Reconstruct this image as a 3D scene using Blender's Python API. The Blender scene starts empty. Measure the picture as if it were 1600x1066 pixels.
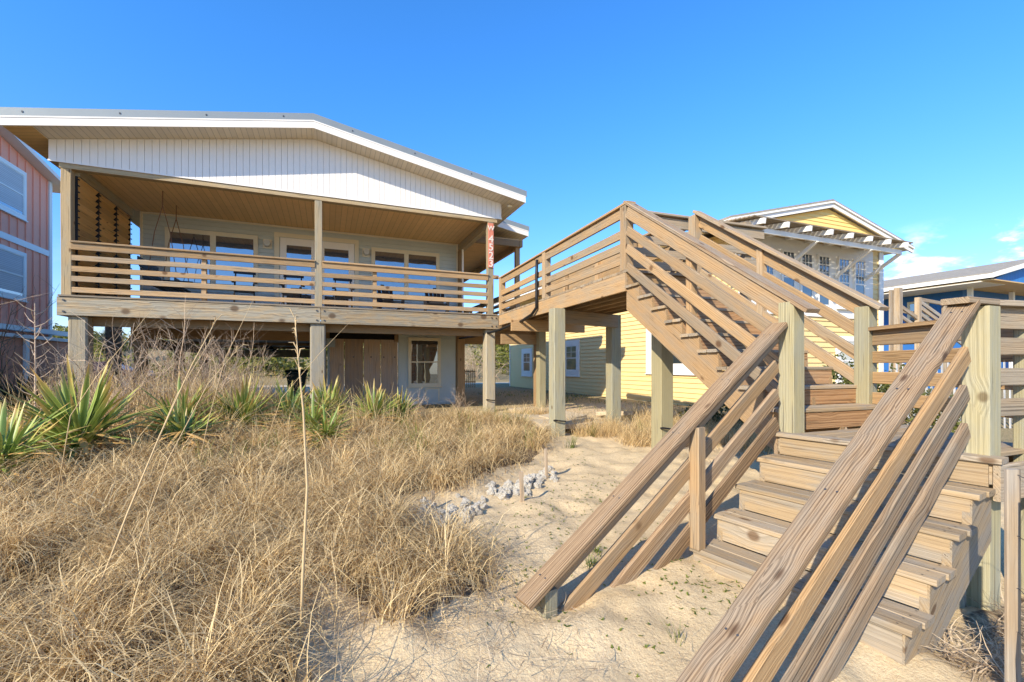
import bpy, math, random
import numpy as np
from mathutils import Vector, noise as mnoise
R=math.radians
random.seed(7); rng=np.random.default_rng(7)
sc=bpy.context.scene
COL=sc.collection
V=Vector
# ------------------------------------------------------------------ materials
def mat(name):
    m=bpy.data.materials.new(name); m.use_nodes=True
    nt=m.node_tree; nt.nodes.clear()
    return m,nt
class N:
    """small node helper"""
    def __init__(s,nt): s.nt=nt
    def n(s,t,**k):
        x=s.nt.nodes.new(t)
        for a,b in k.items(): setattr(x,a,b)
        return x
    def link(s,a,b): s.nt.links.new(a,b)
    def val(s,inp,v):
        if isinstance(v,bpy.types.NodeSocket): s.link(v,inp)
        else: inp.default_value=v
    def math(s,op,a,b=0.0,c=0.0,clamp=False):
        x=s.n('ShaderNodeMath',operation=op); x.use_clamp=clamp
        s.val(x.inputs[0],a); s.val(x.inputs[1],b)
        if op in('MULTIPLY_ADD','SMOOTH_MIN'): s.val(x.inputs[2],c)
        return x.outputs[0]
    def vmul(s,a,b):
        x=s.n('ShaderNodeVectorMath',operation='MULTIPLY'); s.val(x.inputs[0],a); x.inputs[1].default_value=b
        return x.outputs[0]
    def noise(s,vec,scale,detail=3,rough=.5,dist=0):
        x=s.n('ShaderNodeTexNoise'); s.val(x.inputs['Vector'],vec)
        x.inputs['Scale'].default_value=scale; x.inputs['Detail'].default_value=detail
        x.inputs['Roughness'].default_value=rough; x.inputs['Distortion'].default_value=dist
        return x.outputs['Fac']
    def mix(s,f,a,b,bt='MIX'):
        x=s.n('ShaderNodeMix',data_type='RGBA',blend_type=bt); s.val(x.inputs[0],f)
        for i,v in((6,a),(7,b)):
            if isinstance(v,bpy.types.NodeSocket): s.link(v,x.inputs[i])
            else: x.inputs[i].default_value=(*v,1)
        return x.outputs[2]
    def ramp(s,f,lo,hi,a=0.,b=1.):
        x=s.n('ShaderNodeMapRange'); x.interpolation_type='SMOOTHSTEP'
        s.val(x.inputs[0],f); x.inputs[1].default_value=lo; x.inputs[2].default_value=hi
        x.inputs[3].default_value=a; x.inputs[4].default_value=b
        return x.outputs[0]
    def out(s,col,rough=.7,bump=None,bs=.3,bd=.01,spec=.3,metal=0,trans=None):
        p=s.n('ShaderNodeBsdfPrincipled')
        if isinstance(col,bpy.types.NodeSocket): s.link(col,p.inputs['Base Color'])
        else: p.inputs['Base Color'].default_value=(*col,1)
        s.val(p.inputs['Roughness'],rough); p.inputs['Specular IOR Level'].default_value=spec
        p.inputs['Metallic'].default_value=metal
        if bump is not None:
            b=s.n('ShaderNodeBump'); b.inputs['Strength'].default_value=bs; b.inputs['Distance'].default_value=bd
            s.link(bump,b.inputs['Height']); s.link(b.outputs[0],p.inputs['Normal'])
        o=s.n('ShaderNodeOutputMaterial')
        sh=p.outputs[0]
        if trans:
            t=s.n('ShaderNodeBsdfTranslucent')
            if isinstance(col,bpy.types.NodeSocket): s.link(col,t.inputs[0])
            else: t.inputs[0].default_value=(*col,1)
            mx=s.n('ShaderNodeMixShader'); mx.inputs[0].default_value=trans
            s.link(sh,mx.inputs[1]); s.link(t.outputs[0],mx.inputs[2]); sh=mx.outputs[0]
        s.link(sh,o.inputs[0])
        return p
def sepx(n,vec):
    x=n.n('ShaderNodeSeparateXYZ'); n.link(vec,x.inputs[0]); return x.outputs
def wood(name,light,dark,grey,greyness=.35,ring=430.,knot=.2,rough=.75,contrast=.55,bs=.5):
    m,nt=mat(name); n=N(nt)
    g=n.n('ShaderNodeAttribute',attribute_name='gc').outputs['Vector']
    tn=n.n('ShaderNodeAttribute',attribute_name='tn').outputs['Fac']
    s=sepx(n,g)
    low=n.noise(n.vmul(g,(.42,5,5)),1.,2,.5)
    vo=n.n('ShaderNodeTexVoronoi'); n.link(n.vmul(g,(3.2,7.5,4.)),vo.inputs['Vector']); vo.inputs['Scale'].default_value=1.
    vc=sepx(n,vo.outputs['Color'])
    kd=n.math('ADD',vo.outputs['Distance'],n.math('MULTIPLY',n.math('GREATER_THAN',vc[0],.3),9.))
    kmask=n.ramp(kd,knot*.45,knot,1.,0.)
    kwide=n.ramp(kd,knot*.5,knot*3.2,1.,0.)
    ph=n.math('ADD',s[1],n.math('MULTIPLY',s[2],.7))
    ph=n.math('MULTIPLY',ph,ring)
    ph=n.math('ADD',ph,n.math('MULTIPLY',low,12.))
    ph=n.math('ADD',ph,n.math('MULTIPLY',kwide,8.))
    rn=n.n('ShaderNodeTexNoise',noise_dimensions='1D'); n.link(n.math('MULTIPLY',ph,.30),rn.inputs['W'])
    rn.inputs['Scale'].default_value=1.; rn.inputs['Detail'].default_value=3.; rn.inputs['Roughness'].default_value=.65
    rg=n.ramp(rn.outputs['Fac'],.40,.66)
    fine=n.noise(n.vmul(g,(7,190,190)),1.,2,.6)
    mott=n.noise(n.vmul(g,(1.1,5,5)),2.,3,.6)
    f=n.math('ADD',n.math('MULTIPLY',rg,.62),n.math('MULTIPLY',n.math('SUBTRACT',fine,.42),.9))
    f=n.math('MULTIPLY',f,contrast*1.5,clamp=True)
    c=n.mix(f,light,dark)
    gm=n.math('MULTIPLY',n.ramp(mott,.35,.7),greyness*1.6)
    gm=n.math('ADD',gm,n.math('MULTIPLY',n.math('SUBTRACT',tn,.5),1.0),clamp=True)
    c2=n.mix(f,grey,tuple(x*.45 for x in grey))
    c=n.mix(gm,c,c2)
    c=n.mix(n.math('MULTIPLY',kmask,.8),c,(dark[0]*.55,dark[1]*.45,dark[2]*.4))
    br=n.math('MULTIPLY_ADD',n.math('FRACT',n.math('MULTIPLY',tn,7.31)),.42,.76)
    cb=n.n('ShaderNodeCombineXYZ')
    for i in range(3): n.link(br,cb.inputs[i])
    c=n.mix(1.,c,cb.outputs[0],'MULTIPLY')
    # splits / checks along the grain
    chk=n.noise(n.vmul(g,(1.6,70,70)),1.,1,.4)
    cm=n.ramp(chk,.665,.72)
    c=n.mix(n.math('MULTIPLY',cm,.55),c,(.05,.035,.02))
    h=n.math('SUBTRACT',n.math('MULTIPLY',fine,-.8),n.math('MULTIPLY',rg,.6))
    h=n.math('SUBTRACT',h,n.math('MULTIPLY',cm,1.2))
    n.out(c,rough,h,bs,.004,.25)
    return m
def plain(name,col,rough=.6,var=.12,scale=6,spec=.35,bs=.15,metal=0,stripe=None):
    m,nt=mat(name); n=N(nt)
    tc=n.n('ShaderNodeTexCoord').outputs['Object']
    a=n.noise(tc,scale,4,.6); b=n.noise(tc,scale*11,3,.6)
    f=n.math('MULTIPLY_ADD',b,.35,n.math('MULTIPLY',a,.65))
    c=n.mix(f,tuple(x*(1-var*1.6) for x in col),tuple(min(1,x*(1+var)) for x in col))
    h=b
    if stripe:
        ax,pitch,w,dk=stripe
        s=sepx(n,tc)[ax]
        fr=n.math('FRACT',n.math('DIVIDE',s,pitch))
        line=n.math('LESS_THAN',fr,w)
        c=n.mix(n.math('MULTIPLY',line,dk),c,tuple(x*.35 for x in col))
        h=n.math('MULTIPLY',n.math('SUBTRACT',1,line),2.)
        idx=n.math('FLOOR',n.math('DIVIDE',s,pitch))
        wn=n.n('ShaderNodeTexWhiteNoise',noise_dimensions='1D'); n.link(idx,wn.inputs['W'])
        c=n.mix(n.math('MULTIPLY',wn.outputs[0],.22),c,tuple(x*.5 for x in col))
    n.out(c,rough,h,bs,.006,spec,metal)
    return m
def glass(name,tint=(.012,.014,.016),mixf=.30):
    m,nt=mat(name); n=N(nt)
    d=n.n('ShaderNodeBsdfPrincipled'); d.inputs['Base Color'].default_value=(*tint,1); d.inputs['Roughness'].default_value=.3
    g=n.n('ShaderNodeBsdfGlossy'); g.inputs['Roughness'].default_value=.015; g.inputs['Color'].default_value=(.85,.92,1,1)
    tc=n.n('ShaderNodeTexCoord').outputs['Object']
    b=n.n('ShaderNodeBump'); b.inputs['Strength'].default_value=.06; b.inputs['Distance'].default_value=.02
    n.link(n.noise(tc,2.2,1),b.inputs['Height']); n.link(b.outputs[0],g.inputs['Normal'])
    mx=n.n('ShaderNodeMixShader'); mx.inputs[0].default_value=mixf
    n.link(d.outputs[0],mx.inputs[1]); n.link(g.outputs[0],mx.inputs[2])
    o=n.n('ShaderNodeOutputMaterial'); n.link(mx.outputs[0],o.inputs[0])
    return m
def leafy(name,c1,c2,c3=None,trans=.25,rough=.5,spec=.35):
    """colour from per-vertex 'tn' (tone) and 'tp' (0 base .. 1 tip)"""
    m,nt=mat(name); n=N(nt)
    tn=n.n('ShaderNodeAttribute',attribute_name='tn').outputs['Fac']
    c=n.mix(tn,c1,c2)
    if c3:
        tp=n.n('ShaderNodeAttribute',attribute_name='tp').outputs['Fac']
        c=n.mix(n.ramp(tp,.55,1.05),c,c3)
    n.out(c,rough,None,spec=spec,trans=trans)
    return m
M={}
M['rail']=wood('weathered railing timber',(.51,.325,.155),(.20,.105,.04),(.39,.30,.195),.42)
M['railgrey']=wood('grey weathered timber',(.42,.31,.19),(.18,.115,.06),(.37,.30,.21),.7)
M['cap']=wood('silvered rail cap timber',(.42,.28,.15),(.14,.078,.038),(.37,.285,.19),.6,ring=380,contrast=.85)
M['post']=wood('green treated post timber',(.42,.36,.20),(.25,.21,.11),(.38,.355,.25),.45,ring=350,knot=.16,contrast=.5)
M['postold']=wood('old porch post timber',(.47,.35,.19),(.22,.14,.07),(.36,.33,.24),.4,ring=330,knot=.2)
M['tread']=wood('stair tread timber',(.43,.31,.175),(.22,.145,.075),(.37,.305,.22),.85,ring=300,contrast=.45)
M['riser']=wood('orange stair riser timber',(.46,.27,.13),(.21,.10,.04),(.36,.27,.18),.2,ring=260,contrast=.75)
M['rim']=wood('rim beam timber',(.47,.34,.185),(.17,.11,.055),(.36,.31,.22),.85,ring=200,knot=.36,contrast=.75)
M['pile']=wood('house piling timber',(.42,.345,.215),(.22,.165,.095),(.36,.32,.24),.6,ring=260)
M['joist']=wood('under deck joist timber',(.42,.27,.13),(.2,.11,.05),(.3,.22,.14),.25)
M['louver']=wood('cedar louver timber',(.80,.47,.16),(.55,.28,.075),(.6,.38,.16),.2,contrast=.4)
M['ply']=wood('old plywood',(.50,.34,.21),(.30,.19,.115),(.42,.32,.24),.6,ring=160,knot=.12,contrast=.5)
M['fence']=wood('sand fence lath',(.44,.33,.21),(.2,.13,.08),(.42,.37,.3),.5,knot=.08,ring=40)
M['lathwhite']=wood('bleached lath',(.66,.63,.57),(.4,.36,.3),(.6,.57,.52),.5,ring=300,knot=.06,contrast=.4)
M['ceil']=plain('porch ceiling boards',(.93,.58,.25),.6,.16,5,stripe=(0,.14,.06,.75))
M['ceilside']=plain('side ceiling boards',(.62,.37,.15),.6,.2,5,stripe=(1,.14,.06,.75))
M['sofwood']=plain('eave lining boards',(.68,.44,.17),.6,.12,5,stripe=(1,.13,.07,.7))
M['soffit']=plain('white vented soffit',(.76,.67,.52),.5,.06,4,stripe=(0,.105,.1,.6))
M['white']=plain('white vinyl trim',(.84,.78,.68),.4,.07,1.7,bs=.05)
M['gable']=plain('white beadboard panel',(.85,.79,.70),.42,.07,1.3,bs=.05)
M['metal']=plain('grey metal roof',(.30,.31,.28),.4,.08,3,metal=.35,spec=.5)
M['siding']=plain('blue grey lap siding',(.53,.565,.52),.55,.09,3,bs=.1)
M['cream']=plain('cream window trim',(.74,.65,.46),.45,.06,4,bs=.05)
M['yellow']=plain('yellow lap siding',(.84,.605,.26),.55,.06,2,bs=.1)
M['ygable']=plain('yellow gable boards',(.92,.63,.20),.55,.06,2,bs=.1)
M['trimw']=plain('painted white trim',(.84,.79,.70),.5,.05,3,bs=.08)
M['trimblue']=plain('pale blue trim',(.80,.85,.82),.5,.05,3,bs=.08)
M['pink']=plain('pink board siding',(.95,.41,.27),.7,.07,9,bs=.2)
M['salmon']=plain('salmon wall panels',(.78,.34,.20),.7,.08,9,stripe=(1,1.2,.03,.6))
M['blue']=plain('blue house siding',(.03,.19,.50),.6,.08,2,bs=.1,stripe=(0,.15,.07,.6))
M['bluew']=plain('blue wall siding',(.03,.14,.38),.6,.08,2,bs=.1)
M['black']=plain('black rubber',(.012,.012,.012),.5,.2,8)
M['dark']=plain('dark patio plastic',(.022,.02,.02),.45,.2,8)
M['opening_shade']=plain('dark opening',(.01,.008,.007),.9,.2,8)
M['corr']=plain('galvanised ceiling sheet',(.42,.38,.33),.5,.12,2,stripe=(1,.22,.12,.6))
M['glass']=glass('window glass')
M['glassy']=glass('multi pane glass',(.02,.03,.035),.2)
M['conc']=plain('old concrete',(.52,.41,.26),.85,.16,3,bs=.4)
M['binm']=plain('green bin plastic',(.008,.028,.02),.4,.15,5)
M['carp']=plain('maroon car paint',(.045,.018,.018),.25,.05,3,spec=.6)
M['rim2']=plain('wheel metal',(.6,.6,.6),.3,.05,5,metal=.6)
M['rope']=plain('white rope',(.68,.64,.58),.8,.12,40)
M['rusty']=plain('rusty chain rope',(.20,.095,.05),.8,.25,40)
M['sign']=plain('red sign paint',(.62,.20,.12),.7,.22,25,bs=.3)
M['pale']=plain('pale numeral paint',(.75,.62,.50),.6,.15,25)
M['bolt']=plain('galvanised bolt',(.10,.10,.10),.4,.2,30,metal=.5)
M['lampg']=plain('lantern glass',(.55,.53,.46),.3,.05,9)
M['wincurtain']=plain('curtain cloth',(.55,.55,.48),.8,.08,5)  # plain pale cloth colour, takes the place of a pane
M['blind']=plain('white slat blind',(.55,.60,.62),.6,.05,5,stripe=(2,.055,.3,.5))
M['utilg']=plain('grey enamel box',(.30,.34,.36),.5,.08,8)
# shingles
def shingle(name,c1,c2):
    m,nt=mat(name); n=N(nt)
    tc=n.n('ShaderNodeTexCoord').outputs['Object']
    a=n.noise(n.vmul(tc,(3,3,14)),2.,3,.6); b=n.noise(tc,25,3,.7); d=n.noise(n.vmul(tc,(2.2,1.1,9)),3.,1,.5)
    f=n.math('ADD',n.math('MULTIPLY',a,.5),n.math('MULTIPLY',b,.5))
    f=n.math('ADD',f,n.math('MULTIPLY',n.math('SUBTRACT',d,.5),.8),clamp=True)
    n.out(n.mix(f,c1,c2),.9,b,.6,.02,.15)
    return m
M['shing']=shingle('asphalt shingles',(.19,.17,.14),(.43,.37,.28))
# rock
def rockm():
    m,nt=mat('broken shell rock'); n=N(nt)
    tc=n.n('ShaderNodeTexCoord').outputs['Object']
    a=n.noise(tc,9,4,.7); b=n.noise(tc,34,3,.7)
    c=n.mix(n.ramp(a,.36,.58),(.40,.35,.27),(.92,.83,.66)); c=n.mix(n.ramp(b,.6,.74),c,(.2,.18,.16))
    n.out(c,.9,n.math('ADD',a,b),.9,.02,.15); return m
M['rock']=rockm()
M['grass']=leafy('dry beach grass',(.27,.165,.065),(.97,.74,.38),None,.36,.65,.2)
M['tallgrass']=leafy('dry sea oat stalk',(.40,.26,.12),(.70,.52,.28),None,.1,.6,.25)
M['twig']=leafy('bare twigs',(.12,.08,.05),(.60,.44,.29),None,0,.8,.2)
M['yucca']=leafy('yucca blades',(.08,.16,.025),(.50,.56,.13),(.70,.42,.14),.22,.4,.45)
M['yshade']=leafy('shade-dark yucca blades',(.012,.028,.012),(.05,.075,.03),(.10,.06,.03),.15,.45,.4)  # darkened copy of the yucca colours, shade painted into the blades
M['leafy']=leafy('yellow shrub leaves',(.16,.14,.02),(.62,.40,.03),None,.35,.5)
M['leafg']=leafy('scrub leaves',(.028,.042,.012),(.17,.17,.035),None,.2,.5)
M['leafb']=leafy('bright dune scrub leaves',(.055,.075,.015),(.32,.29,.045),None,.3,.5)
M['weed']=leafy('sand vine leaves',(.05,.085,.012),(.22,.25,.035),(.22,.25,.035),.25,.45)
M['litter']=leafy('straw litter',(.22,.14,.075),(.72,.56,.36),None,.1,.8,.1)
# ground
def groundm():
    m,nt=mat('beach sand ground'); n=N(nt)
    tc=n.n('ShaderNodeTexCoord').outputs['Object']
    lit=n.n('ShaderNodeAttribute',attribute_name='litter').outputs['Fac']
    far=n.n('ShaderNodeAttribute',attribute_name='far').outputs['Fac']
    a=n.noise(tc,1.7,4,.6); b=n.noise(tc,60,3,.75); c_=n.noise(tc,7,4,.7); g=n.noise(tc,260,2,.7)
    sand=n.mix(a,(.55,.405,.215),(.70,.555,.335))
    sand=n.mix(n.ramp(b,.30,.62),n.mix(.5,sand,(.40,.27,.15)),sand)
    sand=n.mix(n.ramp(g,.62,.72),sand,(.30,.2,.12))
    sand=n.mix(n.ramp(g,.25,.33,1.,0.),sand,(.82,.70,.54))
    soil=n.mix(b,(.06,.04,.025),(.20,.145,.09))
    dry=n.mix(c_,(.26,.19,.10),(.46,.34,.19)); dry=n.mix(n.ramp(b,.45,.6),dry,(.14,.13,.05))
    lf=n.ramp(n.math('ADD',lit,n.math('MULTIPLY',n.math('SUBTRACT',c_,.5),1.1)),.35,.65)
    c=n.mix(lf,sand,soil); c=n.mix(far,c,dry)
    h=n.math('ADD',n.math('MULTIPLY',b,.5),n.math('MULTIPLY',c_,1.5)); h=n.math('ADD',h,n.math('MULTIPLY',g,.2))
    n.out(c,.95,h,.75,.018,.1)
    return m
M['ground']=groundm()
# ------------------------------------------------------------------ mesh helpers
def rootloc(p):
    while p.parent: p=p.parent
    return p.location
def tag(o,label=None,cat=None,group=None,kind=None):
    if label: o['label']=label
    if cat: o['category']=cat
    if group: o['group']=group
    if kind: o['kind']=kind
    return o
def thing(name,label,cat,loc=(0,0,0),group=None):
    o=bpy.data.objects.new(name,None); COL.objects.link(o); o.location=loc; o.empty_display_size=.2
    return tag(o,label,cat,group)
class MB:
    def __init__(s): s.v=[];s.f=[];s.g=[];s.t=[];s.tp=[];s.mi=set()
    def add(s,vs,fs,gs=None,tone=None,tp=None):
        b=len(s.v); s.v+=[tuple(v) for v in vs]; s.f+=[tuple(i+b for i in f) for f in fs]
        t=random.random() if tone is None else tone
        s.g+=[tuple(g) for g in gs] if gs is not None else [tuple(v) for v in vs]
        s.t+=[t]*len(vs); s.tp+=list(tp) if tp is not None else [0.]*len(vs)
        return s
    def board(s,p0,p1,w,h,up=(0,0,1),ch=.004,seg=None,warp=0.,tone=None):
        p0=V(p0);p1=V(p1);L=(p1-p0);ln=L.length;l=L/ln
        up=V(up)
        if abs(l.dot(up))>.98: up=V((0,1,0))
        wv=l.cross(up).normalized(); hv=wv.cross(l).normalized()
        ch=min(ch,w*.25,h*.25)
        a,b=w/2,h/2
        pr=[(-a+ch,-b),(a-ch,-b),(a,-b+ch),(a,b-ch),(a-ch,b),(-a+ch,b),(-a,b-ch),(-a,-b+ch)]
        seg=seg or max(1,int(ln/.5))
        off=(random.uniform(0,40),random.uniform(0,40),random.uniform(0,40))
        ph=random.uniform(0,9); vs=[];gs=[]
        for i in range(seg+1):
            t=i/seg; c=p0+L*t
            if warp: c=c+wv*(warp*math.sin(t*5+ph))+hv*(warp*.7*math.sin(t*4+ph*2))*(0 if i in(0,seg) else 1)
            for x,y in pr:
                vs.append(c+wv*x+hv*y); gs.append((t*ln+off[0],x+off[1],y+off[2]))
        fs=[tuple(range(7,-1,-1)),tuple(seg*8+k for k in range(8))]
        for i in range(seg):
            for k in range(8):
                k2=(k+1)%8
                fs.append((i*8+k,i*8+k2,(i+1)*8+k2,(i+1)*8+k))
        return s.add(vs,fs,gs,tone)
    def nail(s,c,nrm,r=.006):
        nrm=V(nrm).normalized(); a=nrm.orthogonal().normalized(); b=nrm.cross(a); c=V(c)+nrm*.0012
        s.mi.add(len(s.f)); s.add([c+(a*math.cos(k)+b*math.sin(k))*r for k in (0,1.05,2.1,3.14,4.19,5.24)],[(0,1,2,3,4,5)],None,.5)
        return s
    def nails(s,p0,p1,w,h,n,up=(0,0,1),r=.006,side='h'):
        p0=V(p0);p1=V(p1);l=(p1-p0).normalized();ln=(p1-p0).length; wv=l.cross(V(up)).normalized(); hv=wv.cross(l).normalized()
        for i in range(n):
            t=.04/ln+(1-.08/ln)*i/max(1,n-1)
            for q in (-.3,.3):
                if side=='h': s.nail(p0+(p1-p0)*t+wv*(w*q)+hv*(h/2),hv,r)
                else: s.nail(p0+(p1-p0)*t+hv*(h*q)+wv*(w/2*(1 if side=='w' else -1)),wv*(1 if side=='w' else -1),r)
        return s
    def box(s,x0,x1,y0,y1,z0,z1,ax=None,ch=.003,tone=None,warp=0):
        d=[x1-x0,y1-y0,z1-z0]
        ax=d.index(max(d)) if ax is None else ax
        cx,cy,cz=(x0+x1)/2,(y0+y1)/2,(z0+z1)/2
        if ax==0: return s.board((x0,cy,cz),(x1,cy,cz),d[1],d[2],ch=ch,tone=tone,warp=warp)
        if ax==1: return s.board((cx,y0,cz),(cx,y1,cz),d[0],d[2],ch=ch,tone=tone,warp=warp)
        return s.board((cx,cy,z0),(cx,cy,z1),d[0],d[1],up=(0,1,0),ch=ch,tone=tone,warp=warp)
    def quad(s,a,b,c,d,tone=None): return s.add([a,b,c,d],[(0,1,2,3)],None,tone)
    def prism(s,poly,n,th,tone=None):
        """poly: list of 3D points; extruded by n*th"""
        k=len(poly); n=V(n); vs=[V(p) for p in poly]+[V(p)+n*th for p in poly]
        fs=[tuple(range(k-1,-1,-1)),tuple(range(k,2*k))]+[(i,(i+1)%k,(i+1)%k+k,i+k) for i in range(k)]
        return s.add(vs,fs,None,tone)
    def tube(s,pts,r,n=6,tone=None,cap=True):
        pts=[V(p) for p in pts]; rs=r if isinstance(r,(list,tuple)) else [r]*len(pts)
        vs=[];gs=[];q=V((.31,.17,.93)); al=0
        for i,p in enumerate(pts):
            t=(pts[min(i+1,len(pts)-1)]-pts[max(i-1,0)]).normalized()
            a=t.cross(q)
            if a.length<.05: a=t.cross(V((1,0,0)))
            a.normalize(); b=t.cross(a); 
            if i: al+=(p-pts[i-1]).length
            for k in range(n):
                an=2*math.pi*k/n; vs.append(p+(a*math.cos(an)+b*math.sin(an))*rs[i]); gs.append((al,rs[i]*math.cos(an),rs[i]*math.sin(an)))
        fs=[(i*n+k,i*n+(k+1)%n,(i+1)*n+(k+1)%n,(i+1)*n+k) for i in range(len(pts)-1) for k in range(n)]
        if cap: fs+=[tuple(range(n-1,-1,-1)),tuple((len(pts)-1)*n+k for k in range(n))]
        return s.add(vs,fs,gs,tone)
    def lathe(s,prof,c=(0,0,0),n=20,ax='z',tone=None):
        vs=[];k=len(prof);c=V(c)
        for r,h in prof:
            for i in range(n):
                a=2*math.pi*i/n; x,y=r*math.cos(a),r*math.sin(a)
                vs.append(c+(V((x,y,h)) if ax=='z' else V((x,h,y)) if ax=='y' else V((h,x,y))))
        fs=[(j*n+i,j*n+(i+1)%n,(j+1)*n+(i+1)%n,(j+1)*n+i) for j in range(k-1) for i in range(n)]
        fs+=[tuple(range(n-1,-1,-1)),tuple((k-1)*n+i for i in range(n))]
        return s.add(vs,fs,None,tone)
    def build(s,name,m,parent=None,smooth=False,**kw):
        o0=rootloc(parent) if parent else V((0,0,0))
        me=bpy.data.meshes.new(name)
        va=np.array(s.v,dtype=np.float64)-np.array(o0)
        me.from_pydata([tuple(x) for x in va],[],s.f)
        a=me.attributes.new('gc','FLOAT_VECTOR','POINT'); a.data.foreach_set('vector',np.array(s.g,dtype=np.float32).ravel())
        a=me.attributes.new('tn','FLOAT','POINT'); a.data.foreach_set('value',np.array(s.t,dtype=np.float32))
        a=me.attributes.new('tp','FLOAT','POINT'); a.data.foreach_set('value',np.array(s.tp,dtype=np.float32))
        me.materials.append(M[m])
        if s.mi:
            me.materials.append(M['bolt'])
            for i in s.mi: me.polygons[i].material_index=1
        me.update()
        if smooth:
            for p in me.polygons: p.use_smooth=True
        o=bpy.data.objects.new(name,me); COL.objects.link(o)
        if parent: o.parent=parent
        return tag(o,**kw)
def B(name,m,parent,*a,**k):  return MB().board(*a,**k).build(name,m,parent)
def BX(name,m,parent,*a,**k): return MB().box(*a,**k).build(name,m,parent)
def dup(o,parent=None):
    c=o.copy(); COL.objects.link(c)
    if parent: c.parent=parent
    for ch in list(o.children): dup(ch,c)
    return c
def copies(proto,spots,labels):
    for i,(x,y,z,rz,sc_) in enumerate(spots):
        o=proto if i==0 else dup(proto)
        o.location=(x,y,z); o.rotation_euler=(0,0,rz); o.scale=(sc_,)*3
        o['label']=labels[i] if isinstance(labels,list) else labels
def mesh_np(name,m,verts,quads,attrs,parent=None,smooth=False,**kw):
    me=bpy.data.meshes.new(name); nv=len(verts); nf=len(quads); k=quads.shape[1]
    me.vertices.add(nv); me.vertices.foreach_set('co',verts.astype(np.float32).ravel())
    me.loops.add(nf*k); me.loops.foreach_set('vertex_index',quads.astype(np.int32).ravel())
    me.polygons.add(nf); me.polygons.foreach_set('loop_start',np.arange(0,nf*k,k,dtype=np.int32))
    me.polygons.foreach_set('loop_total',np.full(nf,k,dtype=np.int32))
    for an,av in attrs.items():
        a=me.attributes.new(an,'FLOAT','POINT'); a.data.foreach_set('value',av.astype(np.float32).ravel())
    me.materials.append(M[m]); me.update(calc_edges=True); me.validate()
    if smooth: me.polygons.foreach_set('use_smooth',np.ones(nf,dtype=bool))
    o=bpy.data.objects.new(name,me); COL.objects.link(o)
    if parent: o.parent=parent
    return tag(o,**kw)
# siding: lapped courses on a wall; O = lower left corner, u along, n outward
def lap(mb,O,u,n,L,z0,z1,pitch=.11,out=.016,rng_=None,tone=None):
    O=V(O);u=V(u);n=V(n);z=z0
    while z<z1-1e-4:
        zt=min(z+pitch,z1)
        a0,a1=(0,L) if rng_ is None else rng_(z)
        b0,b1=(0,L) if rng_ is None else rng_(zt)
        if a1-a0<.03: break
        bA=O+u*a0+V((0,0,z)); bB=O+u*a1+V((0,0,z)); tA=O+u*b0+V((0,0,zt)); tB=O+u*b1+V((0,0,zt))
        t=random.uniform(.3,.7)
        mb.add([bA+n*out,bB+n*out,tB+n*.004,tA+n*.004,bA,bB,tB,tA],[(0,1,2,3),(4,5,1,0),(3,2,6,7),(0,3,7,4),(1,5,6,2)],None,t)
        z=zt
    return mb
def window(parent,O,u,n,w,h,trim='white',tw=.07,cols=1,meet=True,muntin=(0,0),gm='glass',proud=.06,name='window',blind=None,sill=True):
    """cols sashes side by side; O = lower left outer corner of the trim on the wall plane"""
    O=V(O);u=V(u);n=V(n);z=V((0,0,1))
    def bar(mb,a0,a1,h0,h1,d0,d1):
        c=[O+u*a0+z*h0+n*d0,O+u*a1+z*h0+n*d0,O+u*a1+z*h1+n*d0,O+u*a0+z*h1+n*d0]
        mb.prism(c,n,d1-d0)
    f=MB()
    bar(f,0,w,h-tw,h,0,proud); bar(f,0,w,0,tw,0,proud)
    bar(f,0,tw,tw,h-tw,0,proud); bar(f,w-tw,w,tw,h-tw,0,proud)
    if sill: bar(f,-.03,w+.03,-.035,0,0,proud+.03)
    cw=(w-tw)/cols
    for c in range(1,cols): bar(f,c*cw,c*cw+tw,tw,h-tw,0,proud)
    fo=f.build(name,trim,parent)
    for c in range(cols):
        x0=c*cw+tw; x1=(c+1)*cw
        p=MB(); bar(p,x0,x1,tw,h-tw,.034,.038); p.build('pane',gm,fo)
        s=MB(); e=.025
        bar(s,x0,x0+e,tw,h-tw,.0385,.048); bar(s,x1-e,x1,tw,h-tw,.0385,.048)
        bar(s,x0+e,x1-e,tw,tw+e,.0385,.048); bar(s,x0+e,x1-e,h-tw-e,h-tw,.0385,.048)
        if meet: bar(s,x0+e,x1-e,h/2-.02,h/2+.02,.0385,.051)
        s.build('sash',trim,fo)
        if muntin[0]:
            mm=MB(); y0=h/2+.02 if meet else tw+e; y1=h-tw-e
            for i in range(1,muntin[0]):
                xx=x0+e+(x1-x0-2*e)*i/muntin[0]; bar(mm,xx-.008,xx+.008,y0,y1,.0385,.046)
            for i in range(1,muntin[1]):
                yy=y0+(y1-y0)*i/muntin[1]; bar(mm,x0+e,x1-e,yy-.008,yy+.008,.0385,.045)
            mm.build('muntin',trim,fo)
        if blind:
            p=MB(); y1=h-tw-e; y0=y1-blind*(h-2*tw); bar(p,x0+e,x1-e,y0,y1,.0381,.0383); p.build('blind','blind',fo)
    return fo
UX=V((1,0,0));UY=V((0,1,0));NF=V((0,-1,0))
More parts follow.
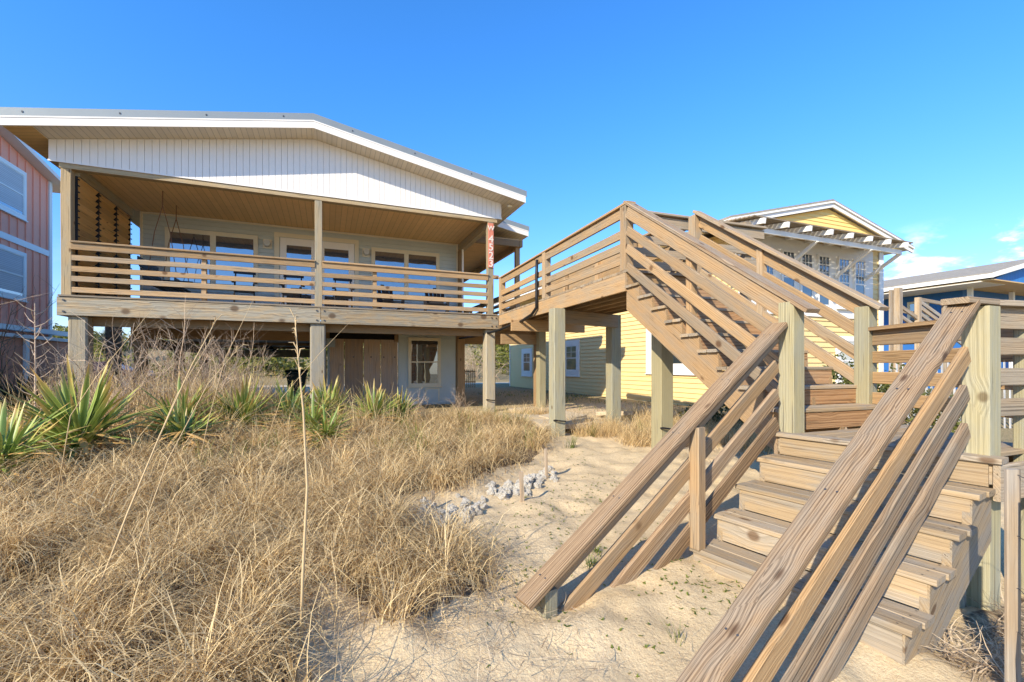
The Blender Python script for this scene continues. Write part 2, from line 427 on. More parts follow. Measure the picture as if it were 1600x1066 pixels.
# ------------------------------------------------------------------ world, sun, camera
SUN=V((1.,.60,-.70)).normalized()
el=math.asin(-SUN.z); az=math.atan2(-SUN.x,-SUN.y)
w=bpy.data.worlds.new("World"); sc.world=w; w.use_nodes=True
nt=w.node_tree; nt.nodes.clear(); n=N(nt)
sky=n.n('ShaderNodeTexSky'); sky.sky_type='NISHITA'; sky.sun_disc=False
sky.sun_elevation=el; sky.sun_rotation=az; sky.air_density=1.15; sky.dust_density=.15; sky.ozone_density=3.2; sky.altitude=0
bg=n.n('ShaderNodeBackground'); bg.inputs[1].default_value=.15
# thin fair-weather clouds low in the sky, as a pattern over direction
tc=n.n('ShaderNodeTexCoord').outputs['Generated']
nm=n.n('ShaderNodeVectorMath',operation='NORMALIZE'); n.link(tc,nm.inputs[0])
s=sepx(n,nm.outputs[0])
cl=n.noise(n.vmul(nm.outputs[0],(1,1,2.4)),8.5,6,.6,.2)
band=n.math('MULTIPLY',n.ramp(s[2],.0,.06),n.ramp(s[2],.17,.235,1.,0.))
east=n.ramp(s[0],.62,.86)
cm=n.math('MULTIPLY',n.math('MULTIPLY',n.ramp(cl,.50,.66),band),n.math('MULTIPLY_ADD',east,.95,.05))
hsv=n.n('ShaderNodeHueSaturation'); n.link(sky.outputs[0],hsv.inputs['Color']); hsv.inputs['Saturation'].default_value=1.16; hsv.inputs['Value'].default_value=1.
skc=n.mix(cm,n.mix(1.,hsv.outputs[0],n.mix(n.ramp(s[2],.0,.55),(.36,.40,.56),(.27,.515,.72)),'MULTIPLY'),(3.6,3.5,3.6))
n.link(skc,bg.inputs[0])
o=n.n('ShaderNodeOutputWorld'); n.link(bg.outputs[0],o.inputs[0])
ld=bpy.data.lights.new('sun','SUN'); ld.energy=2.35; ld.angle=R(.5); ld.color=(1,.91,.76)
lo=bpy.data.objects.new('sun',ld); COL.objects.link(lo); lo.rotation_euler=SUN.to_track_quat('-Z','Y').to_euler(); lo.location=(-20,-10,20)
TH=R(22.2)
cd=bpy.data.cameras.new('camera'); cd.lens=16.; cd.sensor_width=36; cd.shift_y=(572-533)/1600; cd.clip_end=3000; cd.clip_start=.05
co=bpy.data.objects.new('camera',cd); COL.objects.link(co); co.rotation_euler=(R(90),0,-TH); co.location=(0,0,0)
sc.camera=co
sc.view_settings.view_transform='Standard'; sc.view_settings.look='None'; sc.view_settings.gamma=1; sc.view_settings.exposure=1.66
sc.render.film_transparent=False
# ------------------------------------------------------------------ ground
GP=[(3.9,10.5),(4.0,7.7),(2.6,5.7),(1.45,4.95),(.5,4.55),(.72,3.75),(1.1,3.3),(.95,2.75),(.35,2.45),(.2,2.9),(-.2,3.2),(-.12,2.0),(-.3,1.0),(-9,1),(-12,6),(-12,10.9),(3.6,10.9)]
def inpoly(x,y,P=GP):
    r=np.zeros(np.shape(x),bool); j=len(P)-1
    for i in range(len(P)):
        xi,yi=P[i];xj,yj=P[j]
        c=((yi>y)!=(yj>y))&(x<(xj-xi)*(y-yi)/((yj-yi) or 1e-9)+xi)
        r^=c; j=i
    return r
def sm(x,a,b): t=np.clip((x-a)/(b-a),0,1); return t*t*(3-2*t)
_k=[(rng.uniform(-1,1),rng.uniform(-1,1),rng.uniform(0,6.28)) for _ in range(24)]
def ripple(x,y):
    z=0*x
    for i,(a,b,p) in enumerate(_k):
        f=1.2+i*.55; z=z+np.sin(x*a*f*2.2+y*b*f*2.2+p+1.3*np.sin(y*1.1+i))*(.008/(1+i*.08))
    return z
FOOT=[(random.uniform(.2,5.2),random.uniform(.6,7.4),random.uniform(.06,.13),random.uniform(.010,.028)) for _ in range(150)]
_c=np.random.default_rng(3)
CLP=[]
for _i in range(1500):
    _x,_y=_c.uniform(-7,3.6),_c.uniform(1.0,9.6)
    if inpoly(np.array([_x]),np.array([_y]))[0] and all((_x-a)**2+(_y-b)**2>.30**2 for a,b,_,_ in CLP): CLP.append((_x,_y,_c.uniform(.16,.30),_c.uniform(.04,.14)))
CLP=CLP[:330]
def gz(x,y):
    x=np.asarray(x,float);y=np.asarray(y,float)
    z=-1.58+.16*sm(y,.5,3)+.09*sm(y,3,6)+.10*sm(y,6,10)
    z=z-.10*sm(x,2.6,3.8)*sm(y,3.2,1.6)
    z=z+.12*np.exp(-((x+2.5)**2/6+(y-6)**2/6))+.13*np.exp(-((x+.5)**2/9+(y-8.4)**2/3))
    flat=sm(y,9,12)*(1-sm(x,8,10)*0)
    z=z+ripple(x,y)*(1-.85*flat)
    m=(x>-8)&(x<4.2)&(y>.4)&(y<10.2)
    if x.ndim and m.any():
        xm=x[m];ym=y[m];zz=0*xm
        for a_,b_,r_,h_ in CLP:
            k=(np.abs(xm-a_)<.8)&(np.abs(ym-b_)<.8)
            zz[k]=np.maximum(zz[k],h_*np.exp(-((xm[k]-a_)**2+(ym[k]-b_)**2)/r_**2))
        z[m]=z[m]+zz
    m=(x>-1)&(x<6)&(y>.3)&(y<8)
    if m.any():
        zz=0*x[m] if x.ndim else 0.
        xm=x[m] if x.ndim else x; ym=y[m] if y.ndim else y
        for a_,b_,r_,d_ in FOOT:
            q=((xm-a_)**2+(ym-b_)**2)/r_**2; zz=zz-d_*np.exp(-q)+d_*.5*np.exp(-(q-2.2)**2)
        if x.ndim: z[m]=z[m]+zz
        else: z=z+zz
    d=sm(y-.12*x,33,52); z=z+d*(3.6+.6*np.sin(x*.13)+.4*np.sin(x*.31+y*.2))
    return z
def axis(lo,hi,a,b,st,gr=1.12):
    c=list(np.arange(a,b,st)); s_=st; x=c[-1]
    while x<hi: s_*=gr; x+=s_; c.append(x)
    s_=st;x=c[0]
    while x>lo: s_*=gr; x-=s_; c.insert(0,x)
    return np.array(c)
xs=axis(-500,500,-7,8,.065); ys=axis(-60,700,-.5,12,.065)
X,Y=np.meshgrid(xs,ys); Z=gz(X,Y)
vv=np.stack([X,Y,Z],-1).reshape(-1,3); nx=len(xs);ny=len(ys)
ii=np.arange((ny-1)*nx).reshape(ny-1,nx)[:,:-1].ravel()
qq=np.stack([ii,ii+1,ii+nx+1,ii+nx],-1)
lit=inpoly(X,Y).astype(float)*.9
lit=np.maximum(lit,(Y>10.9)*(Y<13.5)*(X<3.6)*.6)
lit=np.maximum(lit,.55*np.exp(-((X-5.6)**2/.5+(Y-7.0)**2/2)))
lit=np.maximum(lit,.6*((X>3.7)&(Y<1.6)))
far=sm(Y,11,14)*(1-sm(np.abs(X-7),3.5,5.)*0)
far=np.maximum(far,sm(X,8,10))
g=mesh_np('ground','ground',vv,qq,{'litter':lit,'far':far},smooth=True,kind='structure')
# driveway slab under and behind the house
MB().box(-4.9,3.9,17.2,28.2,-1.3,-1.215,ch=.002,tone=.5).build('driveway','conc',None,kind='structure')
MB().box(-60,60,28.3,31.5,-1.3,-1.19,ch=.002,tone=.5).build('road','conc',None,kind='structure')
def G(x,y): return float(gz(x,y))
# ------------------------------------------------------------------ main beach house
H=thing('beach_house','raised grey-blue beach house with timber porch and white gable, on piles','house',(-.2,11.4,-1.25))
zs=lambda a,c=-.26: 5.23-.188*abs(a-c)
RG=-.26
# piles
for i,(x,y,zt,s_) in enumerate([(-4.5,11.58,.97,.30),(-.18,11.58,.97,.33),(4.06,11.58,.97,.28)]):
    BX('pillar','pile',H,x-s_/2,x+s_/2,y-s_/2,y+s_/2,G(x,y)-.3,zt-.003,ax=2,ch=.03)
for x,y in [(-4.4,14.4),(-4.4,17.7),(-4.4,21),(-4.4,24.2),(-.1,24.2),(3.85,13.7),(5.55,11.6)]:
    s_=.24
    BX('pillar','joist',H,x-s_/2,x+s_/2,y-s_/2,y+s_/2,-1.5,.75 if y>14 else 1.06,ax=2,ch=.02,tone=.3)
# rim beams, joists, deck
BX('rim_beam','rim',H,-4.78,-.125,11.36,11.42,.975,1.335,ax=0,ch=.008,warp=.003)
BX('rim_beam','rim',H,-.115,4.24,11.36,11.42,.975,1.335,ax=0,ch=.008,warp=.003)
BX('rim_beam','joist',H,-4.78,-4.72,11.425,14.3,.975,1.335,ax=1,ch=.008)
BX('rim_beam','joist',H,5.66,5.72,11.3,24,1.07,1.335,ax=1,ch=.008)
BX('rim_beam','joist',H,4.245,5.72,11.36,11.42,.975,1.335,ax=0,ch=.008)
mb=MB(); x=-4.4
while x<5.6: mb.box(x,x+.045,11.43,14.28,1.06,1.335,ax=1); x+=.42
mb.build('floor_joist','joist',H)
mb=MB(); y=11.345
while y<14.2: mb.box(-4.76,4.22 if y<11.4 else 5.7,y,y+.135,1.34,1.375,ax=0); y+=.142
mb.build('deck_floor','railgrey',H)
BX('deck_floor','railgrey',H,4.05,5.7,14.35,24,1.34,1.375,ax=1)
for y,z0,z1,x1 in [(11.5,.80,1.055,5.6),(14.2,.72,1.055,5.6)]:
    BX('cross_beam','joist',H,-4.6,x1,y+.16,y+.24,z0,z1,ax=0,tone=.3)
BX('cross_beam','joist',H,-4.7,.0,24.1,24.3,.42,.78,ax=0,tone=.2)
BX('cross_beam','joist',H,-4.65,-4.45,14.4,24.1,.5,.78,ax=1,tone=.2)
BX('carport_ceiling','corr',H,-4.44,.0,14.42,24.05,.80,.84,ax=1)
BX('ceiling_batten','joist',H,-4.44,.0,17.6,17.75,.70,.797,ax=0,tone=.6)
BX('ceiling_batten','joist',H,-4.44,.0,20.9,21.05,.70,.797,ax=0,tone=.6)
for x,y in [(-1.9,18.6),(-2.0,21.6)]:
    MB().lathe([(.05,.80),(.07,.74),(.14,.62),(.14,.60)],(x,y,0),14).build('downlight','black',H)
# upper wall
wb=14.35
mb=MB(); mb.box(-4.36,3.94,wb,wb+.1,1.376,3.95,ch=0); lap(mb,(-4.36,wb,0),UX,NF,8.3,1.38,3.945,.118,.03)
mb.box(3.84,3.94,wb+.1,24,1.376,3.95,ch=0)
mb.build('wall','siding',H)
mb=MB(); mb.box(-4.40,-4.34,wb-.03,wb+.01,1.38,3.95); mb.box(3.90,3.96,wb-.03,wb+.01,1.38,3.95); mb.box(-4.33,3.89,wb-.028,wb+.01,3.90,3.948)
mb.build('wall_trim','cream',H)
window(H,(-3.87,wb,2.1),UX,NF,2.12,1.50,'cream',.085,2,False,proud=.062)
window(H,(1.26,wb,2.1),UX,NF,2.08,1.48,'cream',.085,2,False,proud=.062)
# double door
mb=MB()
for a0,a1 in [(-1.35,-1.22),(.78,.90)]: mb.box(a0,a1,wb-.05,wb-.002,1.38,3.63)
mb.box(-1.35,.90,wb-.052,wb-.002,3.632,3.75)
df=mb.build('door_frame','cream',H)
for a0,a1 in [(-1.2,-.24),(-.21,.77)]:
    mb=MB(); mb.box(a0,a0+.16,wb-.045,wb-.003,1.39,3.62,ax=2); mb.box(a1-.16,a1,wb-.045,wb-.003,1.39,3.62,ax=2)
    mb.box(a0+.161,a1-.161,wb-.044,wb-.003,3.42,3.62,ax=0); mb.box(a0+.161,a1-.161,wb-.044,wb-.003,1.39,1.66,ax=0)
    d=mb.build('door','white',H)
    BX('pane','glass',d,a0+.16,a1-.16,wb-.03,wb-.022,1.66,3.42,ch=.0)
    MB().tube([(a1-.09,wb-.045,2.4),(a1-.09,wb-.1,2.4),(a1-.2,wb-.1,2.4)],.012).build('handle','bolt',d)
for x in (-1.52,1.11):
    mb=MB(); mb.box(x-.11,x+.11,wb-.04,wb-.016,3.27,3.53,ch=.01); l=mb.build('wall_lantern','cream',H)
    MB().lathe([(.085,-.16),(.095,-.12),(.095,-.02),(.07,0.)],(x,wb-.04,3.4),12,ax='y').build('lantern_glass','lampg',l)
# porch ceiling, beams, posts
BX('porch_ceiling','ceil',H,-4.5,4.0,11.62,14.33,3.955,3.99,ax=1,ch=0)
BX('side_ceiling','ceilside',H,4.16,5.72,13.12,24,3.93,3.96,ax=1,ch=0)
B('porch_beam','postold',H,(-4.78,11.52,3.90),(4.24,11.52,3.90),.16,.13)
B('porch_beam','postold',H,(-4.6,11.61,3.86),(-4.6,14.3,3.86),.14,.20)
B('porch_beam','postold',H,(4.06,11.61,3.83),(4.06,14.3,3.83),.16,.25)
B('porch_beam','joist',H,(5.66,13.1,3.83),(5.66,24,3.83),.10,.2)
B('porch_beam','joist',H,(4.15,13.15,3.83),(5.6,13.15,3.83),.10,.2)
for x in (-4.68,-.165,4.06):
    BX('porch_post','postold',H,x-.08,x+.08,11.45,11.61,1.376,3.834,ax=2,ch=.008,warp=.004)
BX('porch_post','joist',H,5.52,5.66,13.2,13.34,1.376,3.73,ax=2,ch=.008,tone=.5)
BX('porch_post','joist',H,3.94,4.06,14.1,14.3,1.376,3.70,ax=2,ch=.008,tone=.7)
MB().tube([(4.02,14.0,1.38),(4.02,14.0,3.7)],.03,8).build('downspout','white',H)
# gable panel (vertical strips) with dark backing
mb=MB(); a=-4.93
BXb=MB().prism([(-4.92,11.455,3.95),(4.35,11.455,3.95),(4.35,11.455,zs(4.35)-.01),(RG,11.455,zs(RG)-.01),(-4.92,11.455,zs(-4.92)-.01)],(0,1,0),.03).build('gable_backing','lampg',H)
while a<4.34:
    a1=min(a+.125,4.36); e0,e1=a,a1-.006
    p=[(e0,11.432,3.945),(e1,11.432,3.945),(e1,11.432,zs(e1)-.004)]
    if e0<RG<e1: p.append((RG,11.432,zs(RG)-.004))
    p.append((e0,11.432,zs(e0)-.004))
    mb.prism(p,(0,1,0),.02,tone=random.random()); a=a1
mb.box(-4.94,4.37,11.420,11.431,3.935,3.965,ch=.001)
mb.build('gable','gable',H)
# roofs
def roof(b0,b1,aL,aR,front_trim=True):
    def strip(name,m,off0,off1,y0,y1,aL=aL,aR=aR):
        mb=MB()
        for e0,e1 in ((aL,RG),(RG,aR)):
            mb.prism([(e0,y0,zs(e0)+off0),(e1,y0,zs(e1)+off0),(e1,y0,zs(e1)+off1),(e0,y0,zs(e0)+off1)],(0,1,0),y1-y0)
        return mb.build(name,m,H)
    r=strip('roof','metal',.165,.31,b0-.02,b1,aL-.03,aR+.03)
    # standing seams and screws on the edge
    for k in range(int((aR-aL)/1.4)):
        x=aL+.3+k*1.4; BX('roof_screw','bolt',r,x-.012,x+.012,b0-.028,b0-.02,zs(x)+.22,zs(x)+.25,ch=0)
    strip('fascia','white',-.005,.135,b0-.012,b0+.018)
    strip('fascia_lip','white',.136,.164,b0-.02,b0+.01)
    strip('soffit','soffit',0.,.02,b0+.02,b1 if b0>12 else 13.0)
    for x,s_ in ((aL,-1),(aR,1)):
        BX('eave_fascia','white',H,min(x,x-s_*.02),max(x,x-s_*.02),b0+.02,b1,zs(x)-.005,zs(x)+.16,ax=1)
roof(10.90,13.03,-5.35,4.83)
roof(13.05,25.,-5.35,5.88)
# wooden eave lining on the left overhang (10 mm below soffit)
mb=MB(); mb.prism([(-5.33,10.93,zs(-5.33)-.012),(-4.94,10.93,zs(-4.94)-.012),(-4.94,10.93,zs(-4.94)-.003),(-5.33,10.93,zs(-5.33)-.003)],(0,1,0),2.1)
mb.prism([(-5.33,13.08,zs(-5.33)-.012),(-4.7,13.08,zs(-4.7)-.012),(-4.7,13.08,zs(-4.7)-.003),(-5.33,13.08,zs(-5.33)-.003)],(0,1,0),11)
mb.build('eave_lining','sofwood',H)
MB().lathe([(.06,-.06),(.07,-.02),(.05,0)],(4.55,11.3,zs(4.55)-.02),12).build('floodlight','cream',H)
# railing of the front porch
def rail_run(parent,P0,P1,top,slats,capw=.14,posts=(),zb=1.376,mcap='rail',mslat='rail',h=.105,under=(.06,.19),slat_off=0.,pm='rail',ps=.09):
    """P0,P1 2-D ends; slats = centre heights"""
    p0=V((*P0,0));p1=V((*P1,0));d=(p1-p0).normalized();sd=V((d.y,-d.x,0))
    B('rail_cap',mcap,parent,p0+V((0,0,top-.02)),p1+V((0,0,top-.02)),capw,.038,warp=.002)
    zc=top-.04-(under[1]-under[0])/2
    B('rail_board',mslat,parent,p0+V((0,0,zc))+sd*.02,p1+V((0,0,zc))+sd*.02,.036,under[1]-under[0],warp=.002)
    for z in slats: B('slat',mslat,parent,p0+V((0,0,z))+sd*slat_off,p1+V((0,0,z))+sd*slat_off,.036,h,warp=.004)
    for t in posts:
        c=p0+(p1-p0)*t-sd*(.02+ps/2)
        BX('rail_post',pm,parent,c.x-ps/2,c.x+ps/2,c.y-ps/2,c.y+ps/2,zb,top-.045,ax=2)
SL=[2.115,1.90,1.705,1.49]
rail_run(H,(-4.60,11.47),(-.245,11.47),2.44,SL,posts=(.5,),slat_off=.0)
rail_run(H,(-.085,11.47),(3.98,11.47),2.44,SL,posts=(.29,),slat_off=.0)
B('rail_cap','rail',H,(4.14,11.47,2.38),(4.28,11.47,2.38),.1,.09)
rail_run(H,(5.66,24),(5.66,13.3),2.44,SL,mslat='joist',mcap='joist',posts=(.25,.5,.75))
for x in (-4.68,-.2,-.04,4.06,4.18):
    for z in (1.05,1.27): MB().lathe([(.020,-.012),(.020,-.002)],(x,11.358,z),8,ax='y').build('bolt','bolt',H)
# louvered left side
for i,(y0,y1) in enumerate([(11.63,12.50),(12.56,13.40),(13.46,14.25)]):
    mb=MB(); z=1.45
    while z<3.74: mb.board((-4.6,y0+.02,z),(-4.6,y1-.02,z),.135,.016,up=V((.80,0,-.60))); z+=.125
    lv=mb.build('louver_bay','louver',H)
    mb=MB()
    for yy in (y0-.005,y1+.005):
        mb.box(-4.63,-4.57,yy-.018,yy+.018,1.38,3.76,ax=2)
        z=1.45
        while z<3.74: mb.box(-4.56,-4.54,yy-.018,yy+.018,z-.012,z+.012); z+=.125
    mb.build('louver_track','black',lv)
# lower enclosure
mb=MB(); mb.box(2.06,3.96,wb,wb+.1,-1.22,1.05,ch=0); lap(mb,(2.06,wb,0),UX,NF,1.9,-1.18,1.04,.105,.028)
mb.box(.05,.12,wb+.1,24,-1.22,.79,ch=0); mb.box(3.86,3.96,wb+.1,24,-1.22,1.05,ch=0)
mb.build('lower_wall','siding',H)
seams=[.09,.50,1.04,1.54,2.05]
for i in range(4): BX('plywood_panel','ply',H,seams[i],seams[i+1]-.014,wb-.02,wb+.0,-1.18,.80 if i<3 else .80,ax=2,ch=.004)
for x,z in ((.75,.25),(1.25,.25),(1.62,.25),(1.95,.25)): BX('bolt','bolt',H,x-.02,x+.02,wb-.03,wb-.02,z,z+.04)
BX('opening_shade_panel','opening_shade',H,.09,2.05,wb+.0,wb+.02,.80,1.04,ch=0)  # near-black panel painted for the shade inside the gap above the plywood
mb=MB(); mb.box(.05,2.1,wb-.04,wb-.021,1.0,1.05); mb.box(1.94,2.06,wb-.05,wb-.021,.75,1.0); mb.build('wall_trim','joist',H)
window(H,(2.36,wb,-.64),UX,NF,1.02,1.53,'cream',.07,1,True,proud=.062)
mb=MB(); mb.box(2.9,3.32,wb-.03,wb-.016,-1.12,-.72); v=mb.build('vent_hatch','siding',H)
mb=MB()
for a in ((2.88,2.92,-1.12,-.70),(3.30,3.34,-1.12,-.70),(2.92,3.30,-.74,-.70)): mb.box(a[0],a[1],wb-.04,wb-.031,a[2],a[3])
mb.build('hatch_trim','cream',v)
BX('utility_box','utilg',H,.0,.24,wb-.16,wb-.021,.55,.80,ch=.01)
# ------------------------------------------------------------------ house number board
S=thing('house_number_sign','narrow red board with pale upright house numbers on the right porch post','sign',(4.06,11.44,2.35))
MB().box(3.985,4.135,11.425,11.448,2.62,3.80,ax=2,ch=.004).build('board','sign',S)
def txt(ch,x,y,z,size,parent,m='pale',rot=(R(90),0,0),ext=.004):
    c=bpy.data.curves.new('numeral','FONT'); c.body=ch; c.size=size; c.extrude=ext; c.align_x='CENTER'; c.align_y='CENTER'; c.offset=.004
    o=bpy.data.objects.new('numeral',c); COL.objects.link(o)
    dg=bpy.context.evaluated_depsgraph_get(); me=bpy.data.meshes.new_from_object(o.evaluated_get(dg)); bpy.data.objects.remove(o)
    me.materials.clear(); me.materials.append(M[m])
    o=bpy.data.objects.new('numeral',me); COL.objects.link(o); o.parent=parent
    o.location=V((x,y,z))-rootloc(parent); o.rotation_euler=rot
for ch,z,s_ in (('W',3.66,.17),('4',3.37,.27),('5',3.15,.27),('2',2.93,.27),('3',2.72,.27)): txt(ch,4.06,11.419,z,s_,S)
# ------------------------------------------------------------------ walkway
J=V((4.24,11.33,0)); D=V((-.0473,-.9989,0)); Rr=V((.9989,-.0473,0))
def W(s,r,z): return J+D*s+Rr*r+V((0,0,z))
WK=thing('elevated_walkway','raised timber walkway joining the porch to the top of the stairs','walkway',(4.6,8.4,-1.3))
UPD=V((0,0,1))
def WB(name,m,par,a,b,w_,h_,**k): return B(name,m,par,W(*a),W(*b),w_,h_,**k)
def WP(name,m,par,s0,s1,r0,r1,z0,z1,**k):
    c0=W((s0+s1)/2,(r0+r1)/2,z0);c1=W((s0+s1)/2,(r0+r1)/2,z1)
    return B(name,m,par,c0,c1,r1-r0,s1-s0,up=D,**k)
WB('rim_board','rail',WK,(.03,.02,1.205),(5.92,.02,1.205),.04,.265,warp=.003)
WB('rim_board','rail',WK,(.03,1.4,1.205),(5.92,1.4,1.205),.04,.265)
WB('rim_board','rail',WK,(5.90,.045,1.205),(5.90,1.375,1.205),.04,.265)
for r in (.3,.58,.86,1.13): WB('floor_joist','joist',WK,(.03,r,1.2),(5.87,r,1.2),.04,.25)
mb=MB(); s_=.02
while s_<5.9: mb.board(W(s_+.07,-.0,1.358),W(s_+.07,1.42,1.358),.135,.036); s_+=.142
mb.build('deck_board','railgrey',WK)
WC=[1.92,1.73,1.54]
for (sa,sb) in ((.06,2.9),(3.03,5.79)):
    rail_run(WK,W(sa,.07,0)[:2],W(sb,.07,0)[:2],2.35,WC,h=.125,slat_off=.03,under=(.06,.215),mcap='rail')
B('rail_cap','rail',WK,W(.0,.07,2.331),W(5.97,.07,2.331),.15,.036,warp=.0015)
for s0 in (.02,2.90,5.78): WP('rail_post','rail',WK,s0,s0+.14,.0,.14,1.38,2.308)
for (sa,sb) in ((.06,2.9),(3.03,5.65)):
    rail_run(WK,W(sb,1.30,0)[:2],W(sa,1.30,0)[:2],2.35,WC,h=.125,slat_off=.03,under=(.06,.215),posts=(.5,))
for s0 in (2.90,5.78): WP('rail_post','rail',WK,s0,s0+.14,1.23,1.37,1.38,2.308)
# crossing rail that carries on to the right of the stair head
for z,h_ in ((2.33,.036),(2.22,.15),(1.92,.12),(1.73,.12),(1.54,.12)):
    WB('end_rail','railgrey',WK,(5.66,.3,z),(5.66,2.9,z),.13 if z>2.3 else .036,h_,tone=.8)
WP('rail_post','railgrey',WK,5.52,5.64,2.52,2.66,.2,2.42)
# piles and cross beams
for (x,y,s_,zt) in ((3.99,7.55,.235,1.07),(5.62,8.1,.235,1.07),(4.75,5.57,.235,.95),(5.28,10.9,.2,1.07)):
    BX('pile','post',WK,x-s_/2,x+s_/2,y-s_/2,y+s_/2,G(x,y)-.3,zt-.004,ax=2,ch=.012)
B('cross_beam','rail',WK,(3.9,9.6,.93),(5.75,9.5,.93),.08,.26)
B('cross_beam','rail',WK,(4.12,7.62,.93),(5.6,7.95,.93),.08,.26)
B('cross_beam','joist',WK,(4.2,11.05,.70),(5.3,11.0,.70),.08,.26)
B('cross_beam','rail',WK,(4.35,5.62,1.02),(5.5,5.62,1.02),.08,.14)
# ------------------------------------------------------------------ upper flight
US=thing('upper_staircase','timber stair flight descending from the walkway to the landing','staircase',(4.6,4.2,-.585))
RI=.1925; TR=.2856; S0=5.92
for k in range(9):
    s_=S0+k*TR; z=1.34-RI*(k+1); rr=1.40 if k<8 else 1.52
    mb=MB()
    mb.board(W(s_+.075,.0,z-.018),W(s_+.075,rr,z-.018),.142,.036,ch=.006,warp=.002)
    mb.board(W(s_+.225,.0,z-.018),W(s_+.225,rr,z-.018),.142,.036,ch=.006,warp=.002)
    for q in (.075,.225): mb.nails(W(s_+q,.03,z-.018),W(s_+q,rr-.03,z-.018),.142,.037,3)
    mb.build('tread','tread',US)
for k in range(10):
    s_=S0+k*TR; z=1.34-RI*(k+1)
    WB('riser','riser',US,(s_-.012,.06,z+.078),(s_-.012,1.36,z+.078),.022,.155)
def stringer(parent,mp,s0,ztop,nst,tr,ri,r,th,zlow,m='rail'):
    """cut stringer: mp maps (s,r,z)"""
    top=[];z=ztop
    top.append((s0,z-.04-ri)) 
    pts=[(s0-.02,ztop-ri-.045)]
    for k in range(nst):
        zz=ztop-ri*(k+1)-.04
        pts.append((s0+k*tr+.005,zz)); pts.append((s0+(k+1)*tr-.005,zz))
    # lower edge
    e=s0+nst*tr
    pts.append((e,ztop-ri*(nst+1)-.04)); 
    pts.append((e-.02,ztop-ri*(nst+1)-.16 if zlow is None else zlow)); pts.append((s0-.02,ztop-ri-.34))
    P=[mp(a,r,b) for a,b in pts]; nrm=(mp(0,1,0)-mp(0,0,0)).normalized()
    mb=MB(); k=len(P); off=random.uniform(0,30)
    vs=P+[p+nrm*th for p in P]
    # grain along slope
    sl=math.atan2(ri,tr); gs=[((a*math.cos(sl)-b*math.sin(sl))+off,(a*math.sin(sl)+b*math.cos(sl))+off,0) for a,b in pts]
    gs=gs+[(x,y,th) for x,y,_ in gs]
    # triangulated by bmesh-free fan on quads: slice per step
    fs=[(i,(i+1)%k,(i+1)%k+k,i+k) for i in range(k)]
    from mathutils.geometry import tessellate_polygon
    tri=tessellate_polygon([[V((a,b,0)) for a,b in pts]])
    for t in tri: fs.append((t[0],t[1],t[2])); fs.append((t[2]+k,t[1]+k,t[0]+k))
    mb.add(vs,fs,gs,.45)
    return mb.build('stringer',m,parent)
stringer(US,W,S0,1.34,9,TR,RI,.035,.045,-.9)
stringer(US,W,S0,1.34,9,TR,RI,1.32,.045,-.9)
stringer(US,W,S0,1.34,9,TR,RI,.68,.045,-.9,'joist')
sl=.665
def stair_rails(parent,r0,r1,send,posts,slats=(-.385,-.64,-.90),sl=.665):
    zr=lambda s_: 2.335-sl*(s_-S0)
    rr=lambda s_: r0+(r1-r0)*(s_-S0)/2.6
    q=lambda s_,dz,dr=0: W(s_,rr(s_)+dr,zr(s_)+dz)
    B('rail_cap','cap' if r0<1 else 'rail',parent,q(S0-.04,0),q(send+.13,0),.15,.04,warp=.002)
    B('rail_board','rail',parent,q(S0+.02,-.125,-.045 if r0<1 else .02),q(send-.06,-.125,-.045 if r0<1 else .02),.036,.15,warp=.002)
    for o_ in slats: B('slat','rail',parent,q(S0+.02,o_,-.045 if r0<1 else .02),q(send-.05,o_,-.045 if r0<1 else .02),.036,.118,warp=.004)
    for s_ in posts:
        k=int((s_-S0)/TR)+1
        WP('rail_post','rail',parent,s_-.045,s_+.045,rr(s_)-.025,rr(s_)+.065,1.34-RI*k,zr(s_)-.05)
stair_rails(US,.07,.0,8.60,(7.2,))
stair_rails(US,1.30,1.39,8.30,(7.0,),sl=.70)
# ------------------------------------------------------------------ landing
LD=thing('stair_landing','corner landing platform with tall green-tinted posts between the two stair flights','landing',(4.2,2.3,-1.5))
Ol=V((3.68,2.82,0)); Dl=V((-.984,-.176,0)); Wl=V((.176,-.984,0))
def L(t,x,z):
    a_=R(9.5-3.2*x/1.31); return Ol+V((-math.cos(a_),-math.sin(a_),0))*t+Wl*x+V((0,0,z))
K=V((4.62,1.50,0)); A0=L(-.15,-.02,0); A1=L(-.15,1.33,0); BK=W(8.50,0,0); BR=W(8.44,1.5,0)
zl=-.585
# boards parallel to the walkway cross direction, clipped by the platform outline
out=[(A0.x,A0.y),(A1.x,A1.y),(K.x,K.y),(BR.x+.08,BR.y+.02),(BK.x,BK.y)]
def clipx(y,P):
    xs_=[]
    for i in range(len(P)):
        (x0,y0),(x1,y1)=P[i],P[(i+1)%len(P)]
        if (y0>y)!=(y1>y): xs_.append(x0+(x1-x0)*(y-y0)/(y1-y0))
    return (min(xs_),max(xs_)) if len(xs_)>1 else None
y=1.46; mb=MB()
while y<2.95:
    a=clipx(y+.01,out);b=clipx(y+.13,out)
    if a and b: mb.board((min(a[0],b[0])-.0,y+.07,zl-.018),(max(a[1],b[1]),y+.07,zl-.018),.136,.036,ch=.006)
    y+=.142
mb.build('deck_board','tread',LD)
def fas(p,q,m='rail'): B('fascia_board',m,LD,V((p.x,p.y,zl-.155)),V((q.x,q.y,zl-.155)),.036,.23)
B('nosing_board','tread',LD,L(-.063,-.04,zl-.018),L(-.063,1.36,zl-.018),.166,.036,ch=.006)
fas(L(0,1.33,0)+V((.0,-.01,0)),K+V((0,-.02,0)),'railgrey'); fas(K,V((BR.x,BR.y,0)),'joist'); fas(V((3.70,2.86,0)),V((5.1,2.86,0)),'joist')
